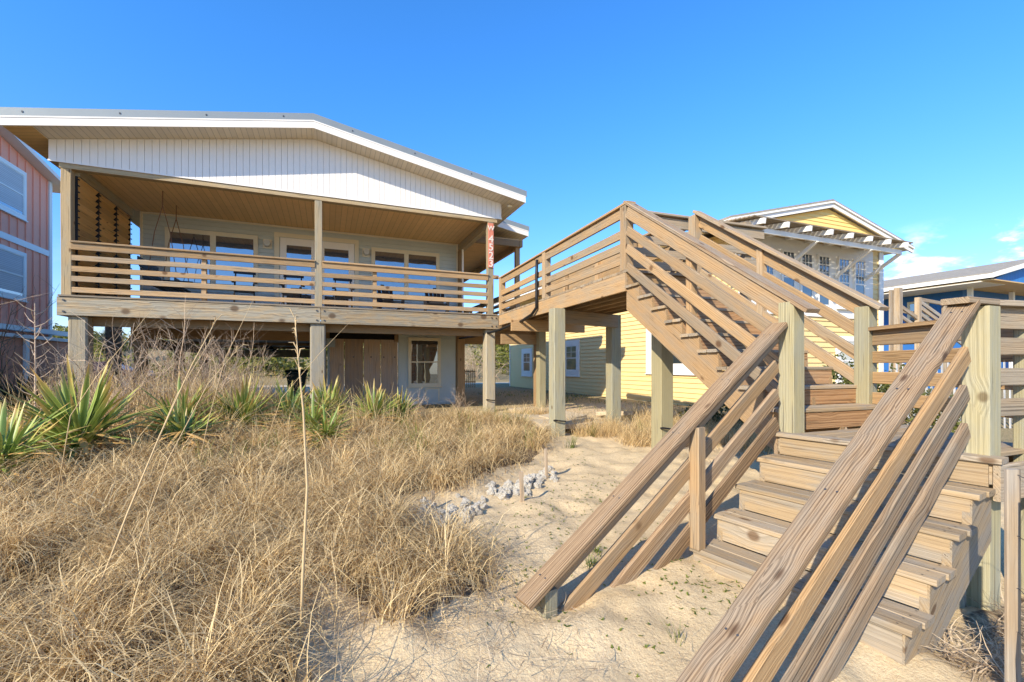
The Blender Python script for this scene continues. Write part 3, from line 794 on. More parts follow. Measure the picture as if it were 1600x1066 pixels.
B('landing_riser','tread',LD,L(-.03,-.01,zl-.10),L(-.03,1.33,zl-.10),.022,.15)
def post(x0,y0,z0,z1,m='post',par=LD,s_=.145):
    return BX('post',m,par,x0,x0+s_,y0,y0+s_,z0,z1,ax=2,ch=.006,warp=.002,tone=random.uniform(.35,.6))
post(3.76,2.74,-1.9,.565); post(5.17,2.95,-1.6,.62); post(4.0,1.57,-1.9,.395)
post(4.55,1.52,-1.9,.395); post(3.80,1.66,-1.9,-.83,'pile')
post(4.45,2.5,-1.9,-.83,'pile')
# rails on the landing
def lrail(p,q,top,offs,mc='rail',ms='rail',ov=.0):
    p=V(p);q=V(q);d=(q-p).normalized()
    B('rail_cap',mc,LD,p-d*ov+V((0,0,top-.02)),q+V((0,0,top-.02)),.14,.04)
    B('rail_board',ms,LD,p+V((0,0,top-.115)),q+V((0,0,top-.115)),.036,.15)
    for o_ in offs: B('slat',ms,LD,p+V((0,0,top-o_)),q+V((0,0,top-o_)),.036,.12,warp=.002)
lrail((5.24,2.94,0),(4.72,1.66,0),.40,(.31,.52,.73))
lrail((4.15,1.66,0),(4.64,1.58,0),.445,(.31,.52,.73),'railgrey','railgrey')
B('rail_cap','railgrey',LD,(3.80,1.66,.425),(4.149,1.65,.425),.15,.04)
# ------------------------------------------------------------------ lower flight
LS=thing('lower_staircase','timber stair flight leading down from the landing into the sand','staircase',(3.1,2.1,-1.45))
T2=.2925
for k in range(5):
    t=k*T2; z=zl-.19*(k+1)
    if k<4:
        mb=MB()
        mb.board(L(t+.078,-.03,z-.018),L(t+.078,1.34,z-.018),.146,.036,ch=.006,warp=.002)
        mb.board(L(t+.228,-.03,z-.018),L(t+.228,1.34,z-.018),.146,.036,ch=.006,warp=.002)
        for q in (.078,.228): mb.nails(L(t+q,.0,z-.018),L(t+q,1.31,z-.018),.146,.038,3)
        mb.build('tread','tread',LS)
    B('riser','tread',LS,L(t-.012,.01,z+.078),L(t-.012,1.30,z+.078),.022,.155)
stringer(LS,L,0.,zl,4,T2,.19,.0,.045,-1.75,'tread')
stringer(LS,L,0.,zl,4,T2,.19,1.265,.045,-1.75,'tread')
sl2=.635
def rail_low(x,zp,t0,t1,side,capm,ov=.05,w_=.145):
    """x: offset over the stair width; zp: cap height at t=0"""
    q=lambda t,dz: L(t,x,zp-sl2*t+dz)
    MB().board(q(t0-ov,0),q(t1+.12,0),w_,.042,warp=.003).nails(q(t0+.1,0),q(t1,0),w_*.6,.048,5).build('rail_cap',capm,LS)
    B('rail_board','rail',LS,q(t0,-.085),q(t1-.05,-.085),.036,.085)
    for o_,c in ((-.335,.13),(-.585,.0),(-.835,-.1)):
        te=t1+c+.1
        B('slat','rail' if o_>-.5 else 'cap',LS,q(t0,o_),q(te,o_),.036,.115,warp=.004)
rail_low(-.02,.335,.0,2.55,0,'cap')
rail_low(1.19,.40,-.02,3.15,1,'cap',ov=.02)
# posts of the lower flight
p=L(1.16,.03,0); B('rail_post','rail',LS,V((p.x,p.y,-1.345)),V((p.x,p.y,.335-sl2*1.16-.05)),.085,.085,up=Dl)
p=L(2.5,-.03,0); B('rail_post','post',LS,V((p.x,p.y,-1.8)),V((p.x,p.y,.335-sl2*2.5-.06)),.12,.09,up=Dl)
# ------------------------------------------------------------------ camera-side extras are appended below
#@@PART2
# ================================================================== neighbours
YH=thing('yellow_house','yellow clapboard house with white pergola over a row of multi-pane windows','house',(13.4,17,-1.3))
mb=MB(); mb.box(10.4,16.4,9.0,25.8,-1.5,3.75,ch=0)
lap(mb,(10.4,25.8,0),V((0,-1,0)),V((-1,0,0)),16.8,-1.3,3.72,.155,.032)
lap(mb,(10.4,9.0,0),UX,NF,6.0,-1.3,1.50,.155,.032)
lap(mb,(15.95,9.0,0),UX,NF,.45,1.50,3.7,.155,.02)
mb.build('wall','yellow',YH)
mb=MB(); mb.box(10.38,10.5,8.965,8.999,-1.3,3.7,ax=2); mb.box(10.36,10.379,9.0,9.12,-1.3,3.7,ax=2); mb.box(10.36,10.379,25.7,25.8,-1.3,3.7,ax=2)
mb.box(16.22,16.43,8.94,8.975,-1.3,3.6,ax=2); mb.box(10.5,15.94,8.975,8.999,1.52,3.6,ch=0)
mb.box(10.4,15.96,8.94,8.97,1.44,1.53,ax=0)
mb.build('wall_trim','trimw',YH)
for i,(a0,a1) in enumerate([(10.98,11.52),(11.80,12.36),(12.56,13.11),(13.30,13.86),(14.20,14.77),(14.96,15.50)]):
    window(YH,(a0,8.975,1.74),UX,NF,a1-a0,1.54,'trimw',.045,1,True,(3,3),'glassy',proud=.058)
window(YH,(10.395,12.95,-.25),V((0,-1,0)),V((-1,0,0)),2.5,1.7,'trimw',.30,1,True,(0,0),'glassy',proud=.058)
window(YH,(10.395,18.95,-.45),V((0,-1,0)),V((-1,0,0)),1.45,1.62,'trimw',.26,1,True,(2,2),'glassy',proud=.058)
window(YH,(10.395,23.9,-.55),V((0,-1,0)),V((-1,0,0)),1.40,1.52,'trimw',.26,1,True,(2,2),'glassy',proud=.058)
window(YH,(14.15,8.98,-.6),UX,NF,1.0,1.5,'trimw',.14,1,True,(0,0),'wincurtain',proud=.058)
yz=lambda a: 4.70-.245*abs(a-13.38)
def yroof(name,m,o0,o1,y0,y1,aL=9.45,aR=17.25):
    mb=MB()
    for e0,e1 in ((aL,13.38),(13.38,aR)): mb.prism([(e0,y0,yz(e0)+o0),(e1,y0,yz(e1)+o0),(e1,y0,yz(e1)+o1),(e0,y0,yz(e0)+o1)],(0,1,0),y1-y0)
    return mb.build(name,m,YH)
yroof('roof','shing',.0,.06,8.55,26.2); yroof('fascia','trimw',-.17,-.002,8.56,8.60); yroof('fascia','trimw',-.05,-.002,8.52,8.555)
yroof('soffit','trimw',-.06,-.004,8.61,26.1)
mb=MB(); mb.prism([(9.9,8.70,3.66),(16.9,8.70,3.66),(13.38,8.70,4.53)],(0,1,0),.04)
def yr(z): 
    h=(z-3.60)/.275; return (h,6.8-h)
lap(mb,(9.88,8.70,0),UX,NF,7.0,3.66,4.52,.11,.02,lambda z:(max(0,(z-3.66)*4.02),7.0-max(0,(z-3.66)*4.02)))
mb.build('gable','ygable',YH)
# pergola
PG=thing('window_pergola','white timber pergola braced off the yellow wall above the windows','pergola',(13.,8.5,3.3))
for k in range(8):
    a=9.55+k*.805
    B('rafter','trimw',PG,(a,8.93,3.60),(a,7.66,3.42),.07,.13)
B('beam','trimw',PG,(9.7,8.0,3.31),(15.5,8.0,3.31),.06,.12)
for a in (9.7,11.85,14.1,15.45): B('brace','trimw',PG,(a,7.98,3.27),(a,8.95,2.66),.075,.085)
for k in range(9): B('slat','railgrey',PG,(9.3,7.80+k*.13,3.538+k*.018),(15.6,7.80+k*.13,3.538+k*.018),.118,.03)
# pink house
PH=thing('pink_house','tall pink board-and-batten house with pale blue window trim','house',(-12,16,-1.3))
pz=lambda b: 6.58+.16*(21.2-b)
mb=MB(); mb.prism([(-9.1,9,-1.5),(-9.1,21.2,-1.5),(-9.1,21.2,pz(21.2)-.05),(-9.1,9,pz(9)-.05)],(-1,0,0),7)
b=21.0
while b>9: mb.box(-9.1,-9.07,b-.025,b+.025,-1.3,pz(b)-.1,ax=2,ch=0); b-=.41
mb.build('wall','pink',PH)
mb=MB(); mb.box(-9.1,-9.05,21.07,21.24,-1.3,pz(21.2)-.05,ax=2); mb.box(-9.1,-9.055,9,21.06,3.86,4.06,ax=1); mb.build('wall_trim','trimblue',PH)
mb=MB(); mb.prism([(-8.75,9,pz(9)-.04),(-8.75,22.0,pz(22)-.04),(-8.75,22.0,pz(22)+.10),(-8.75,9,pz(9)+.10)],(-1,0,0),8); mb.build('roof','trimw',PH)
for z0 in (4.72,2.10): window(PH,(-9.095,18.0,z0),UY,V((1,0,0)),1.70,1.56,'trimblue',.13,1,True,(0,0),'glass',blind=.9)
mb=MB(); mb.box(-9.06,-8.62,9,22.1,.86,.97,ax=1); mb.box(-9.06,-8.8,9,21.9,1.1,1.25,ax=1); r=mb.build('porch_roof','trimblue',PH)
mb=MB(); mb.box(-9.06,-8.72,12,21.8,-1.4,.86,ch=0); mb.build('lower_wall','salmon',PH)
for b in (18.9,21.8): BX('corner_post','trimblue',PH,-8.72,-8.64,b-.09,b+.09,-1.35,.86,ax=2)
# blue house
BH=thing('blue_house','deep blue house with grey shingle roof and white fascia behind the pergola house','house',(33,17,-1.3))
bz=lambda a: 5.48-.235*abs(a-33.6)
mb=MB(); mb.box(30.5,38,13.0,27,-1.5,4.5,ch=0); mb.build('wall','bluew',BH)
mb=MB()
for e0,e1 in ((28.3,33.6),(33.6,38.9)): mb.prism([(e0,11.0,bz(e0)),(e1,11.0,bz(e1)),(e1,11.0,bz(e1)+.08),(e0,11.0,bz(e0)+.08)],(0,1,0),17)
mb.build('roof','shing',BH)
mb=MB()
for e0,e1 in ((28.3,33.6),(33.6,38.9)): mb.prism([(e0,10.97,bz(e0)-.17),(e1,10.97,bz(e1)-.17),(e1,10.97,bz(e1)+.05),(e0,10.97,bz(e0)+.05)],(0,1,0),.028)
mb.box(28.27,28.31,11.0,28,bz(28.3)-.17,bz(28.3)+.02,ax=1); mb.build('fascia','trimw',BH)
mb=MB(); mb.prism([(29.0,11.3,4.05),(38.2,11.3,4.05),(33.6,11.3,bz(33.6)-.02)],(0,1,0),.05); mb.build('gable','blue',BH)
BX('porch_ceiling','sofwood',BH,28.4,38.6,11.05,27,3.98,4.03,ax=1,ch=0)
BX('soffit','soffit',BH,28.32,30.49,11.4,27.5,3.93,3.975,ax=1,ch=0)
for a in (30.0,34.1): BX('porch_post','trimw',BH,a-.09,a+.09,12.4,12.58,-1.3,3.97,ax=2)
window(BH,(30.495,15.4,2.0),V((0,-1,0)),V((-1,0,0)),1.0,1.6,'cream',.1,1,True)
window(BH,(30.495,19.5,2.3),V((0,-1,0)),V((-1,0,0)),2.6,1.2,'cream',.1,2,False)
window(BH,(31.6,12.995,1.6),UX,NF,1.3,2.0,'cream',.1,2,False)
# neighbour's weathered deck stair
NS=thing('neighbour_staircase','pale weathered deck stair with sloping rails in front of the blue house','staircase',(17,8.5,-1.2))
for a,z1,s_ in ((15.95,2.35,.16),(16.97,2.12,.13),(18.45,2.0,.13),(20.2,1.2,.13)): BX('post','fence',NS,a-s_/2,a+s_/2,8.3-s_/2,8.3+s_/2,-1.4,z1,ax=2)
for p,q in (((15.95,8.3,1.85),(18.9,8.3,.75)),((17,8.3,2.02),(20.2,8.3,.85)),((17,8.3,1.85),(20.2,8.3,.65)),((17,8.3,1.65),(20.2,8.3,.45)),((17,8.3,2.07),(18.5,8.3,1.99)),((17,9.2,1.9),(18.5,9.2,1.8)),((15.95,8.3,1.55),(18.9,8.3,.45)),((15.95,8.3,1.2),(18.9,8.3,.1))):
    B('rail','fence',NS,p,q,.05,.11)
for k in range(7): B('tread','fence',NS,(17.1+k*.42,8.3,1.0-k*.27),(17.1+k*.42,9.3,1.0-k*.27),.3,.05)
BX('panel','fence',NS,15.75,16.15,8.40,8.44,-1.3,2.3,ax=2,tone=.6)
PF=thing('picket_fence','row of bleached white upright laths beyond the landing rails','fence',(13,5.4,-1.3))
for i in range(30):
    t=i/29; x=11.2+3.6*t; y=5.95-1.2*t; zt=.13+random.uniform(-.07,.05)
    B('picket','lathwhite',PF,(x,y,-1.5),(x+random.uniform(-.05,.05),y,zt),.065,.012,up=(0,1,0),tone=random.uniform(.3,.6))
for z in (-.15,-.8): MB().tube([(11.1,5.97,z),(13,5.34,z-.01),(14.9,4.7,z)],.006,5).build('wire','bolt',PF)
GT=thing('picket_gate','small dark picket fence section standing in the sunlit yard behind the house','fence',(7.5,25,-1.2))
for i in range(7): BX('picket','joist',GT,7.15+i*.12,7.2+i*.12,24.98,25.0,-1.25,-.2,ax=2,tone=.1)
for z in (-.35,-.95): BX('rail','joist',GT,7.1,7.95,25.0,25.04,z,z+.07,tone=.1)
# concrete slabs lying on the ground
SL_=[(5.0,10.6,1.5,.9,.3,.05,0,'tan broken slab lying flat in front of the yellow wall'),(4.1,9.35,1.3,.8,-.2,.0,.07,'tilted slab beside the right house pile'),(4.9,9.0,1.0,.8,.35,.06,-.05,'buckled slab between the two middle walkway piles'),(4.5,8.0,1.7,.75,.12,.05,.03,'long slab edge nearest the sand path'),(6.6,9.3,1.3,.9,.7,-.06,.08,'mossy slab leaning behind the right walkway pile')]
for x,y,l,w_,rz,tx,ty,lab in SL_:
    o=thing('concrete_slab',lab,'slab',(x,y,-1.27),'broken concrete slabs under the walkway')
    mb=MB(); mb.prism([(x-l/2,y-w_/2,-1.30),(x+l/2*.9,y-w_/2*.8,-1.30),(x+l/2,y+w_/2,-1.30),(x-l/2*.8,y+w_/2*.9,-1.30)],(0,0,1),.09)
    mb.build('slab','conc',o); o.rotation_euler=(tx,ty,rz); o.location.z=-1.165
# car
CR=thing('parked_car','maroon sedan parked beyond the left piling','car',(-11.1,30.4,-1.19))
def sect(xs_,ys,zs_): pass
mb=MB(); prof=[(-2.2,.35),(-2.25,.6),(-2.15,.82),(-1.5,.92),(-1.0,1.02),(-.45,1.38),(.75,1.42),(1.45,1.0),(2.1,.94),(2.25,.65),(2.2,.35)]
cx,cy,cz=CR.location; lay=[(-.86,.0,.96),(-.8,.03,1.),(.8,.03,1.),(.86,.0,.96)]
vs=[]; 
for yy,dz,sc_ in lay:
    for px,pz_ in prof: vs.append((cx+px*(sc_ if pz_<1 else sc_*.93),cy+yy*(1 if pz_<1.05 else .78),cz+pz_*sc_+dz*0))
k=len(prof); fs=[(j*k+i,j*k+(i+1)%k,(j+1)*k+(i+1)%k,(j+1)*k+i) for j in range(3) for i in range(k)]+[tuple(range(k-1,-1,-1)),tuple(range(3*k,4*k))]
mb.add(vs,fs); mb.build('body','carp',CR)
mb=MB(); mb.prism([(cx-.85,cy-.79,cz+1.0),(cx+1.2,cy-.79,cz+1.0),(cx+.66,cy-.66,cz+1.34),(cx-.42,cy-.66,cz+1.32)],(0,-1,0),.01); mb.build('side_window','glass',CR)
for x in (-1.38,1.38):
    t=MB().lathe([(.20,-.1),(.31,-.09),(.33,-.04),(.33,.06),(.30,.1)],(cx+x,cy-.80,cz+.33),20,ax='y').build('wheel','black',CR,smooth=True)
    MB().lathe([(.19,-.02),(.17,0),(.05,.01)],(cx+x,cy-.91,cz+.33),14,ax='y').build('rim','rim2',t)
BX('headlight','lampg',CR,cx-2.2,cx-2.0,cy-.88,cy-.6,cz+.62,cz+.74)
# wheelie bin
WB_=thing('wheelie_bin','dark green wheeled trash bin standing in the carport','trash bin',(-.95,17.6,-1.215))
x,y,z=WB_.location; vs=[]
for h,a_ in ((0.02,.23),(.95,.31),(.97,.33),(1.0,.33)):
    for dx,dy in ((-1,-1),(1,-1),(1,1),(-1,1)): vs.append((x+dx*a_,y+dy*a_*1.1,z+h))
MB().add(vs,[(3,2,1,0),(12,13,14,15)]+[(j*4+i,j*4+(i+1)%4,(j+1)*4+(i+1)%4,(j+1)*4+i) for j in range(3) for i in range(4)]).build('bin_body','binm',WB_)
MB().prism([(x-.35,y-.38,z+1.005),(x-.35,y+.40,z+1.005),(x-.35,y+.36,z+1.09),(x-.35,y-.30,z+1.07)],(1,0,0),.70).build('lid','binm',WB_)
for dx in (-1,1): MB().lathe([(.1,-.03),(.12,-.02),(.12,.02),(.1,.03)],(x+dx*.30,y+.3,z+.12),14,ax='x').build('wheel','black',WB_)
MB().tube([(x-.25,y+.38,z+1.0),(x-.25,y+.45,z+1.0),(x+.25,y+.45,z+1.0),(x+.25,y+.38,z+1.0)],.015).build('handle','black',WB_)
# ------------------------------------------------------------------ porch furniture
def bar_chair(label,x,y,rz):
    o=thing('patio_chair',label,'chair',(0,0,0),'dark chairs on the porch')
    for sx in (-.22,.22):
        B('leg','dark',o,(sx,.24,0),(sx*.9,-.12,.62),.03,.03); B('leg','dark',o,(sx,-.2,0),(sx*.85,.22,1.02),.03,.03)
        B('armrest','dark',o,(sx*1.15,-.25,.66),(sx*1.1,.2,.68),.06,.025)
    BX('seat','dark',o,-.22,.22,-.2,.2,.43,.46); BX('backrest','dark',o,-.24,.24,.19,.23,.90,1.04)
    B('stretcher','dark',o,(-.22,-.2,.03),(.22,-.2,.03),.03,.03)
    o.location=(x,y,1.375); o.rotation_euler=(0,0,rz); return o
def low_chair(label,x,y,rz):
    o=thing('adirondack_chair',label,'chair',(0,0,0),'dark chairs on the porch')
    for i in range(5):
        t=(i-2)*.11; B('back_slat','dark',o,(t*.8,.1,.28),(t*1.1,.42,.92-abs(i-2)*.05),.10,.02,up=(0,-1,.4))
    for i in range(5): B('seat_slat','dark',o,(-.27,-.38+i*.11,.36-i*.025),(.27,-.38+i*.11,.36-i*.025),.09,.02)
    for sx in (-.31,.31):
        B('leg','dark',o,(sx,-.38,0),(sx,-.38,.52),.09,.025,up=(0,1,0)); B('rear_leg','dark',o,(sx*.95,-.36,.3),(sx*.95,.45,.02),.025,.11)
        B('armrest','dark',o,(sx*1.05,-.45,.54),(sx*1.05,.3,.54),.13,.02)
    o.location=(x,y,1.375); o.rotation_euler=(0,0,rz); return o
bar_chair('leftmost of the two open-framed black chairs left of the middle porch post',-1.85,12.75,.1)
bar_chair('open-framed black chair just left of the middle porch post',-.80,12.8,-.1)
bar_chair('open-framed black chair in front of the right-hand glass door',.42,12.8,.05)
low_chair('low dark slatted chair right of the open-framed chairs',1.55,12.9,.2)
low_chair('low dark slatted chair nearest the right end of the porch',2.9,12.9,-.15)
SW=thing('porch_swing','dark porch swing hanging by forked rusty ropes at the left end of the porch','swing',(-3.4,13.0,1.9))
for y0 in (12.5,13.5):
    MB().tube([(-3.42,y0,3.95),(-3.42,y0,3.62)],.010,6).build('rope','rusty',SW)
    for dx in (-.28,.26): MB().tube([(-3.42,y0,3.62),(-3.42+dx*.55,y0,3.0),(-3.42+dx,y0,2.05)],.009,6,tone=.4).build('rope','rusty',SW)
for i in range(5): B('seat_slat','dark',SW,(-3.68+i*.12,12.35,1.86),(-3.68+i*.12,13.65,1.86),.1,.025)
for i in range(4): B('back_slat','dark',SW,(-3.74-i*.03,12.35,1.98+i*.13),(-3.74-i*.03,13.65,1.98+i*.13),.025,.1)
for y0 in (12.4,13.6): B('armrest','dark',SW,(-3.72,y0,2.1),(-3.1,y0,2.1),.08,.03)
# cable slung under the walkway
pts=[W(2.72,-.03,2.22),W(2.70,-.035,1.9),W(2.72,-.04,1.5),W(2.74,-.05,1.22),W(2.5,-.06,1.1),W(1.9,-.05,1.02),W(1.1,-.05,.99),W(.3,-.06,.94),V((4.0,11.3,.88)),V((3.85,12.2,.83)),V((3.8,13.6,.85))]
tag(MB().tube(pts,.032,8,tone=.5).build('cable','black',None,smooth=True),'thick black cable looped over the walkway rail and slung under its rim','cable')
# ------------------------------------------------------------------ stakes, lath fence, rope
def stake(x,y,h,w_,lab,m='fence'):
    z=G(x,y); o=B('stake',m,None,(x,y,z-.1),(x+random.uniform(-.02,.02),y,z+h),w_,w_*.6,up=(0,1,0)); tag(o,lab,'stake',group='small wooden marker stakes')
stake(.96,4.33,.17,.035,'short split stake among the left heap of pale rubble')
stake(1.83,4.20,.30,.04,'stake standing in the middle of the white rubble')
stake(2.46,4.92,.36,.035,'stake at the far right end of the rubble line')
stake(1.50,10.6,.32,.13,'short wide board end standing in grass before the lower window')
LF=thing('sand_fence','two weathered laths of a wired sand fence at the right edge','fence',(2.85,1.05,-1.45))
B('lath','fence',LF,(2.93,1.07,-1.50),(2.925,1.07,-.475),.062,.02,up=(.4,.9,0),tone=.45)
B('lath','lathwhite',LF,(2.86,.965,-1.55),(2.86,.965,-.55),.085,.02,up=(.4,.9,0),tone=.5)
for z,dz in ((-.50,-.02),(-.78,-.03),(-1.02,-.14),(-1.22,.03)):
    MB().tube([(2.915,1.085,z+.002),(2.935,1.052,z),(2.92,1.035,z-.005),(2.87,.95,z+dz*.5),(2.95,.80,z+dz)],.0016,5).build('wire','bolt',LF)
tag(MB().tube([(2.24,.60,-1.50),(2.42,.72,-1.44),(2.58,.84,-1.32),(2.72,.93,-1.20),(2.80,.97,-1.13)],.006,6).build('rope','rope',None),'thin white rope stretched low to the right-edge laths','rope')
tag(MB().tube([(-.02,1.98,-1.50),(.10,2.2,-1.46),(.22,2.42,-1.42)],.005,6).build('tent_cord','rope',None),'short pale cord lying on the bare soil near the bottom edge','cord')
# black conduit clips on the walkway piles
for x,y,z in ((3.99,7.43,-1.0),(4.75,5.45,-.93),(4.06,11.43,-.9)):
    tag(MB().tube([(x-.13,y-.0,z),(x-.12,y-.04,z+.01),(x+.0,y-.05,z-.01),(x+.1,y-.04,z-.02)],.014,6).build('pipe_strap','black',None),{3.99:'black strap low on the middle walkway pile',4.75:'black strap low on the pile beside the stairs',4.06:'black strap low on the right house pile'}[x],'strap')
# ================================================================== rubble
def rockmesh(seed):
    import bmesh
    bm=bmesh.new(); bmesh.ops.create_icosphere(bm,subdivisions=3,radius=1)
    for v in bm.verts:
        d=v.co.normalized(); f=1+.45*mnoise.noise(d*1.6+V((seed*7,0,0)))+.22*mnoise.noise(d*3+V((0,seed*5,0)))+.07*mnoise.noise(d*9+V((0,0,seed)))
        v.co=V((d.x*f,d.y*f*.85,d.z*f*.75))
    me=bpy.data.meshes.new('rubble_rock'); bm.to_mesh(me); bm.free(); me.materials.append(M['rock']); return me
RM=[rockmesh(i) for i in range(6)]
def rocks(P0,P1,wd,nn,lab,grp,s0=.035,s1=.085):
    for i in range(nn):
        t=random.random(); x=P0[0]+(P1[0]-P0[0])*t+random.gauss(0,wd); y=P0[1]+(P1[1]-P0[1])*t+random.gauss(0,wd)
        s_=random.uniform(s0,s1); o=bpy.data.objects.new('rubble_rock',random.choice(RM)); COL.objects.link(o)
        o.location=(x,y,G(x,y)+s_*.2); o.scale=(s_,)*3; o.rotation_euler=(random.random()*6,random.random()*6,random.random()*6)
        tag(o,lab,'rock',grp)
rocks((.75,4.15),(1.35,4.15),.11,60,'pale grey shell rock in the left heap around the short split stake','rocks of the left rubble heap',.03,.07)
rocks((1.60,4.45),(2.55,5.05),.10,80,'pale grey shell rock in the right heap along the edge of the sand path','rocks of the right rubble heap',.028,.068)
rocks((1.65,5.9),(2.0,5.6),.08,20,'pale shell rock in the small heap within the grass','rocks of the far rubble heap')
# ================================================================== vegetation
def blades(root,az,L,th0,curl,wd,tone,nseg=5,tw=None,taper=.75,wav=None):
    """vectorised curved ribbons; th0 = start angle from vertical, curl = added angle at tip"""
    n_=len(L); t=np.linspace(0,1,nseg+1)[None,:]
    th=th0[:,None]+curl[:,None]*t**1.25
    azv=az[:,None]+(0 if wav is None else wav[:,None]*t)
    st=(L/nseg)[:,None]
    dx=np.sin(th)*np.cos(azv)*st; dy=np.sin(th)*np.sin(azv)*st; dz=np.cos(th)*st
    P=np.zeros((n_,nseg+1,3)); P[:,:,:]=root[:,None,:]
    P[:,1:,0]+=np.cumsum(dx[:,:-1],1); P[:,1:,1]+=np.cumsum(dy[:,:-1],1); P[:,1:,2]+=np.cumsum(dz[:,:-1],1)
    sa=az+math.pi/2+(0 if tw is None else tw)
    w_=wd[:,None]*(1-taper*t)/2
    sx=np.cos(sa)[:,None]*w_; sy=np.sin(sa)[:,None]*w_
    A=P.copy();A[:,:,0]-=sx;A[:,:,1]-=sy; Bv=P.copy();Bv[:,:,0]+=sx;Bv[:,:,1]+=sy
    vs=np.stack([A,Bv],2).reshape(-1,3)
    base=(np.arange(n_)*(nseg+1)*2)[:,None]+(np.arange(nseg)*2)[None,:]
    q=np.stack([base,base+1,base+3,base+2],-1).reshape(-1,4)
    tn=np.repeat(tone,(nseg+1)*2); tp=np.tile(np.repeat(t[0],2),n_)
    return vs,q,{'tn':tn,'tp':tp}
def merge(parts):
    vs=[];qs=[];at={};off=0
    for v,q,a in parts:
        vs.append(v);qs.append(q+off);off+=len(v)
        for k,x in a.items(): at.setdefault(k,[]).append(x)
    return np.concatenate(vs),np.concatenate(qs),{k:np.concatenate(x) for k,x in at.items()}
YUC=[(-2.75,7.05),(-2.95,6.2),(-5.6,12.8),(-3.7,9.9),(-1.2,8.2),(0.,9.6),(.78,8.8),(0.,7.0),(-.6,8.9),(-1.75,7.2),(1.35,9.3),(-.2,7.9),(-2.,8.),(-3.9,7.6)]
def grassfield(nt_,xr,yr_,per,Lr,wr,mask,spread=.07,tone=(0.,1.),th=(.05,.75),cl=(.5,2.3),keep=None):
    x=rng.uniform(*xr,nt_);y=rng.uniform(*yr_,nt_)
    m=mask(x,y)
    x=x[m];y=y[m]; n_=len(x)
    hs=rng.uniform(.65,1.15,n_); tt=rng.uniform(.25,.75,n_); wa=rng.uniform(0,6.28,n_)
    X_=np.repeat(x,per)+rng.normal(0,spread,n_*per); Y_=np.repeat(y,per)+rng.normal(0,spread,n_*per)
    Z_=gz(X_,Y_)-.02; N_=n_*per
    az_=rng.uniform(0,6.28,N_); bias=rng.random(N_)<.45; az_=np.where(bias,np.repeat(wa,per)+rng.normal(0,.5,N_),az_)
    L_=rng.uniform(*Lr,N_)*np.repeat(hs,per); 
    tn=np.clip(np.repeat(tt,per)*.8+.15+rng.normal(0,.34,N_),*tone)
    return blades(np.stack([X_,Y_,Z_],-1),az_,L_,rng.uniform(*th,N_),rng.uniform(*cl,N_),rng.uniform(*wr,N_),tn,tw=rng.uniform(-1.3,1.3,N_),wav=rng.normal(0,.8,N_))
dens=lambda x,y:(np.sin(x*2.3+y*1.1)+np.sin(x*.9-y*2.7+2)+np.sin(x*4.1+y*3.3))>-.95
cam_vis=lambda x,y:(x*math.cos(TH)-y*math.sin(TH))>-1.22*(x*math.sin(TH)+y*math.cos(TH))-.6
awayY=lambda x,y: np.min([ (x-a)**2+(y-b)**2 for a,b in YUC],axis=0)>.16
near=lambda x,y: inpoly(x,y)&dens(x,y)&cam_vis(x,y)&(y<5.0)&((x*math.sin(TH)+y*math.cos(TH))>1.35)
midm=lambda x,y: inpoly(x,y)&cam_vis(x,y)&(y>=4.7)&(y<7.8)&awayY(x,y)
farm=lambda x,y: inpoly(x,y)&cam_vis(x,y)&(y>=7.5)&awayY(x,y)&(rng.random(len(x))<.8)
G1=grassfield(900,(-6,1.8),(.9,5.1),50,(.26,.66),(.0038,.0078),near,.085,cl=(1.2,4.4),th=(.1,1.15))
G2=grassfield(900,(-8,4.6),(4.7,7.9),30,(.22,.48),(.0055,.010),midm,.10,cl=(1.0,4.),th=(.1,1.1))
G3=grassfield(1300,(-11,6),(7.5,11),24,(.18,.42),(.007,.012),farm,.13,cl=(.5,2.5),th=(.1,1.0))
edge=lambda x,y: (~inpoly(x,y))&(np.min([(x-a)**2+(y-b)**2 for a,b in ((4.9,7.6),(5.5,7.0),(6.2,7.2),(5.2,6.4),(6.8,8.6),(6.0,6.2),(6.4,5.4),(4.5,9.9),(7.2,5.2),(7,6.6),(7.6,7.8))],axis=0)<.30)
G4=grassfield(4200,(2,8),(4.5,10.2),14,(.2,.5),(.005,.009),edge,.08,cl=(.2,1.5))
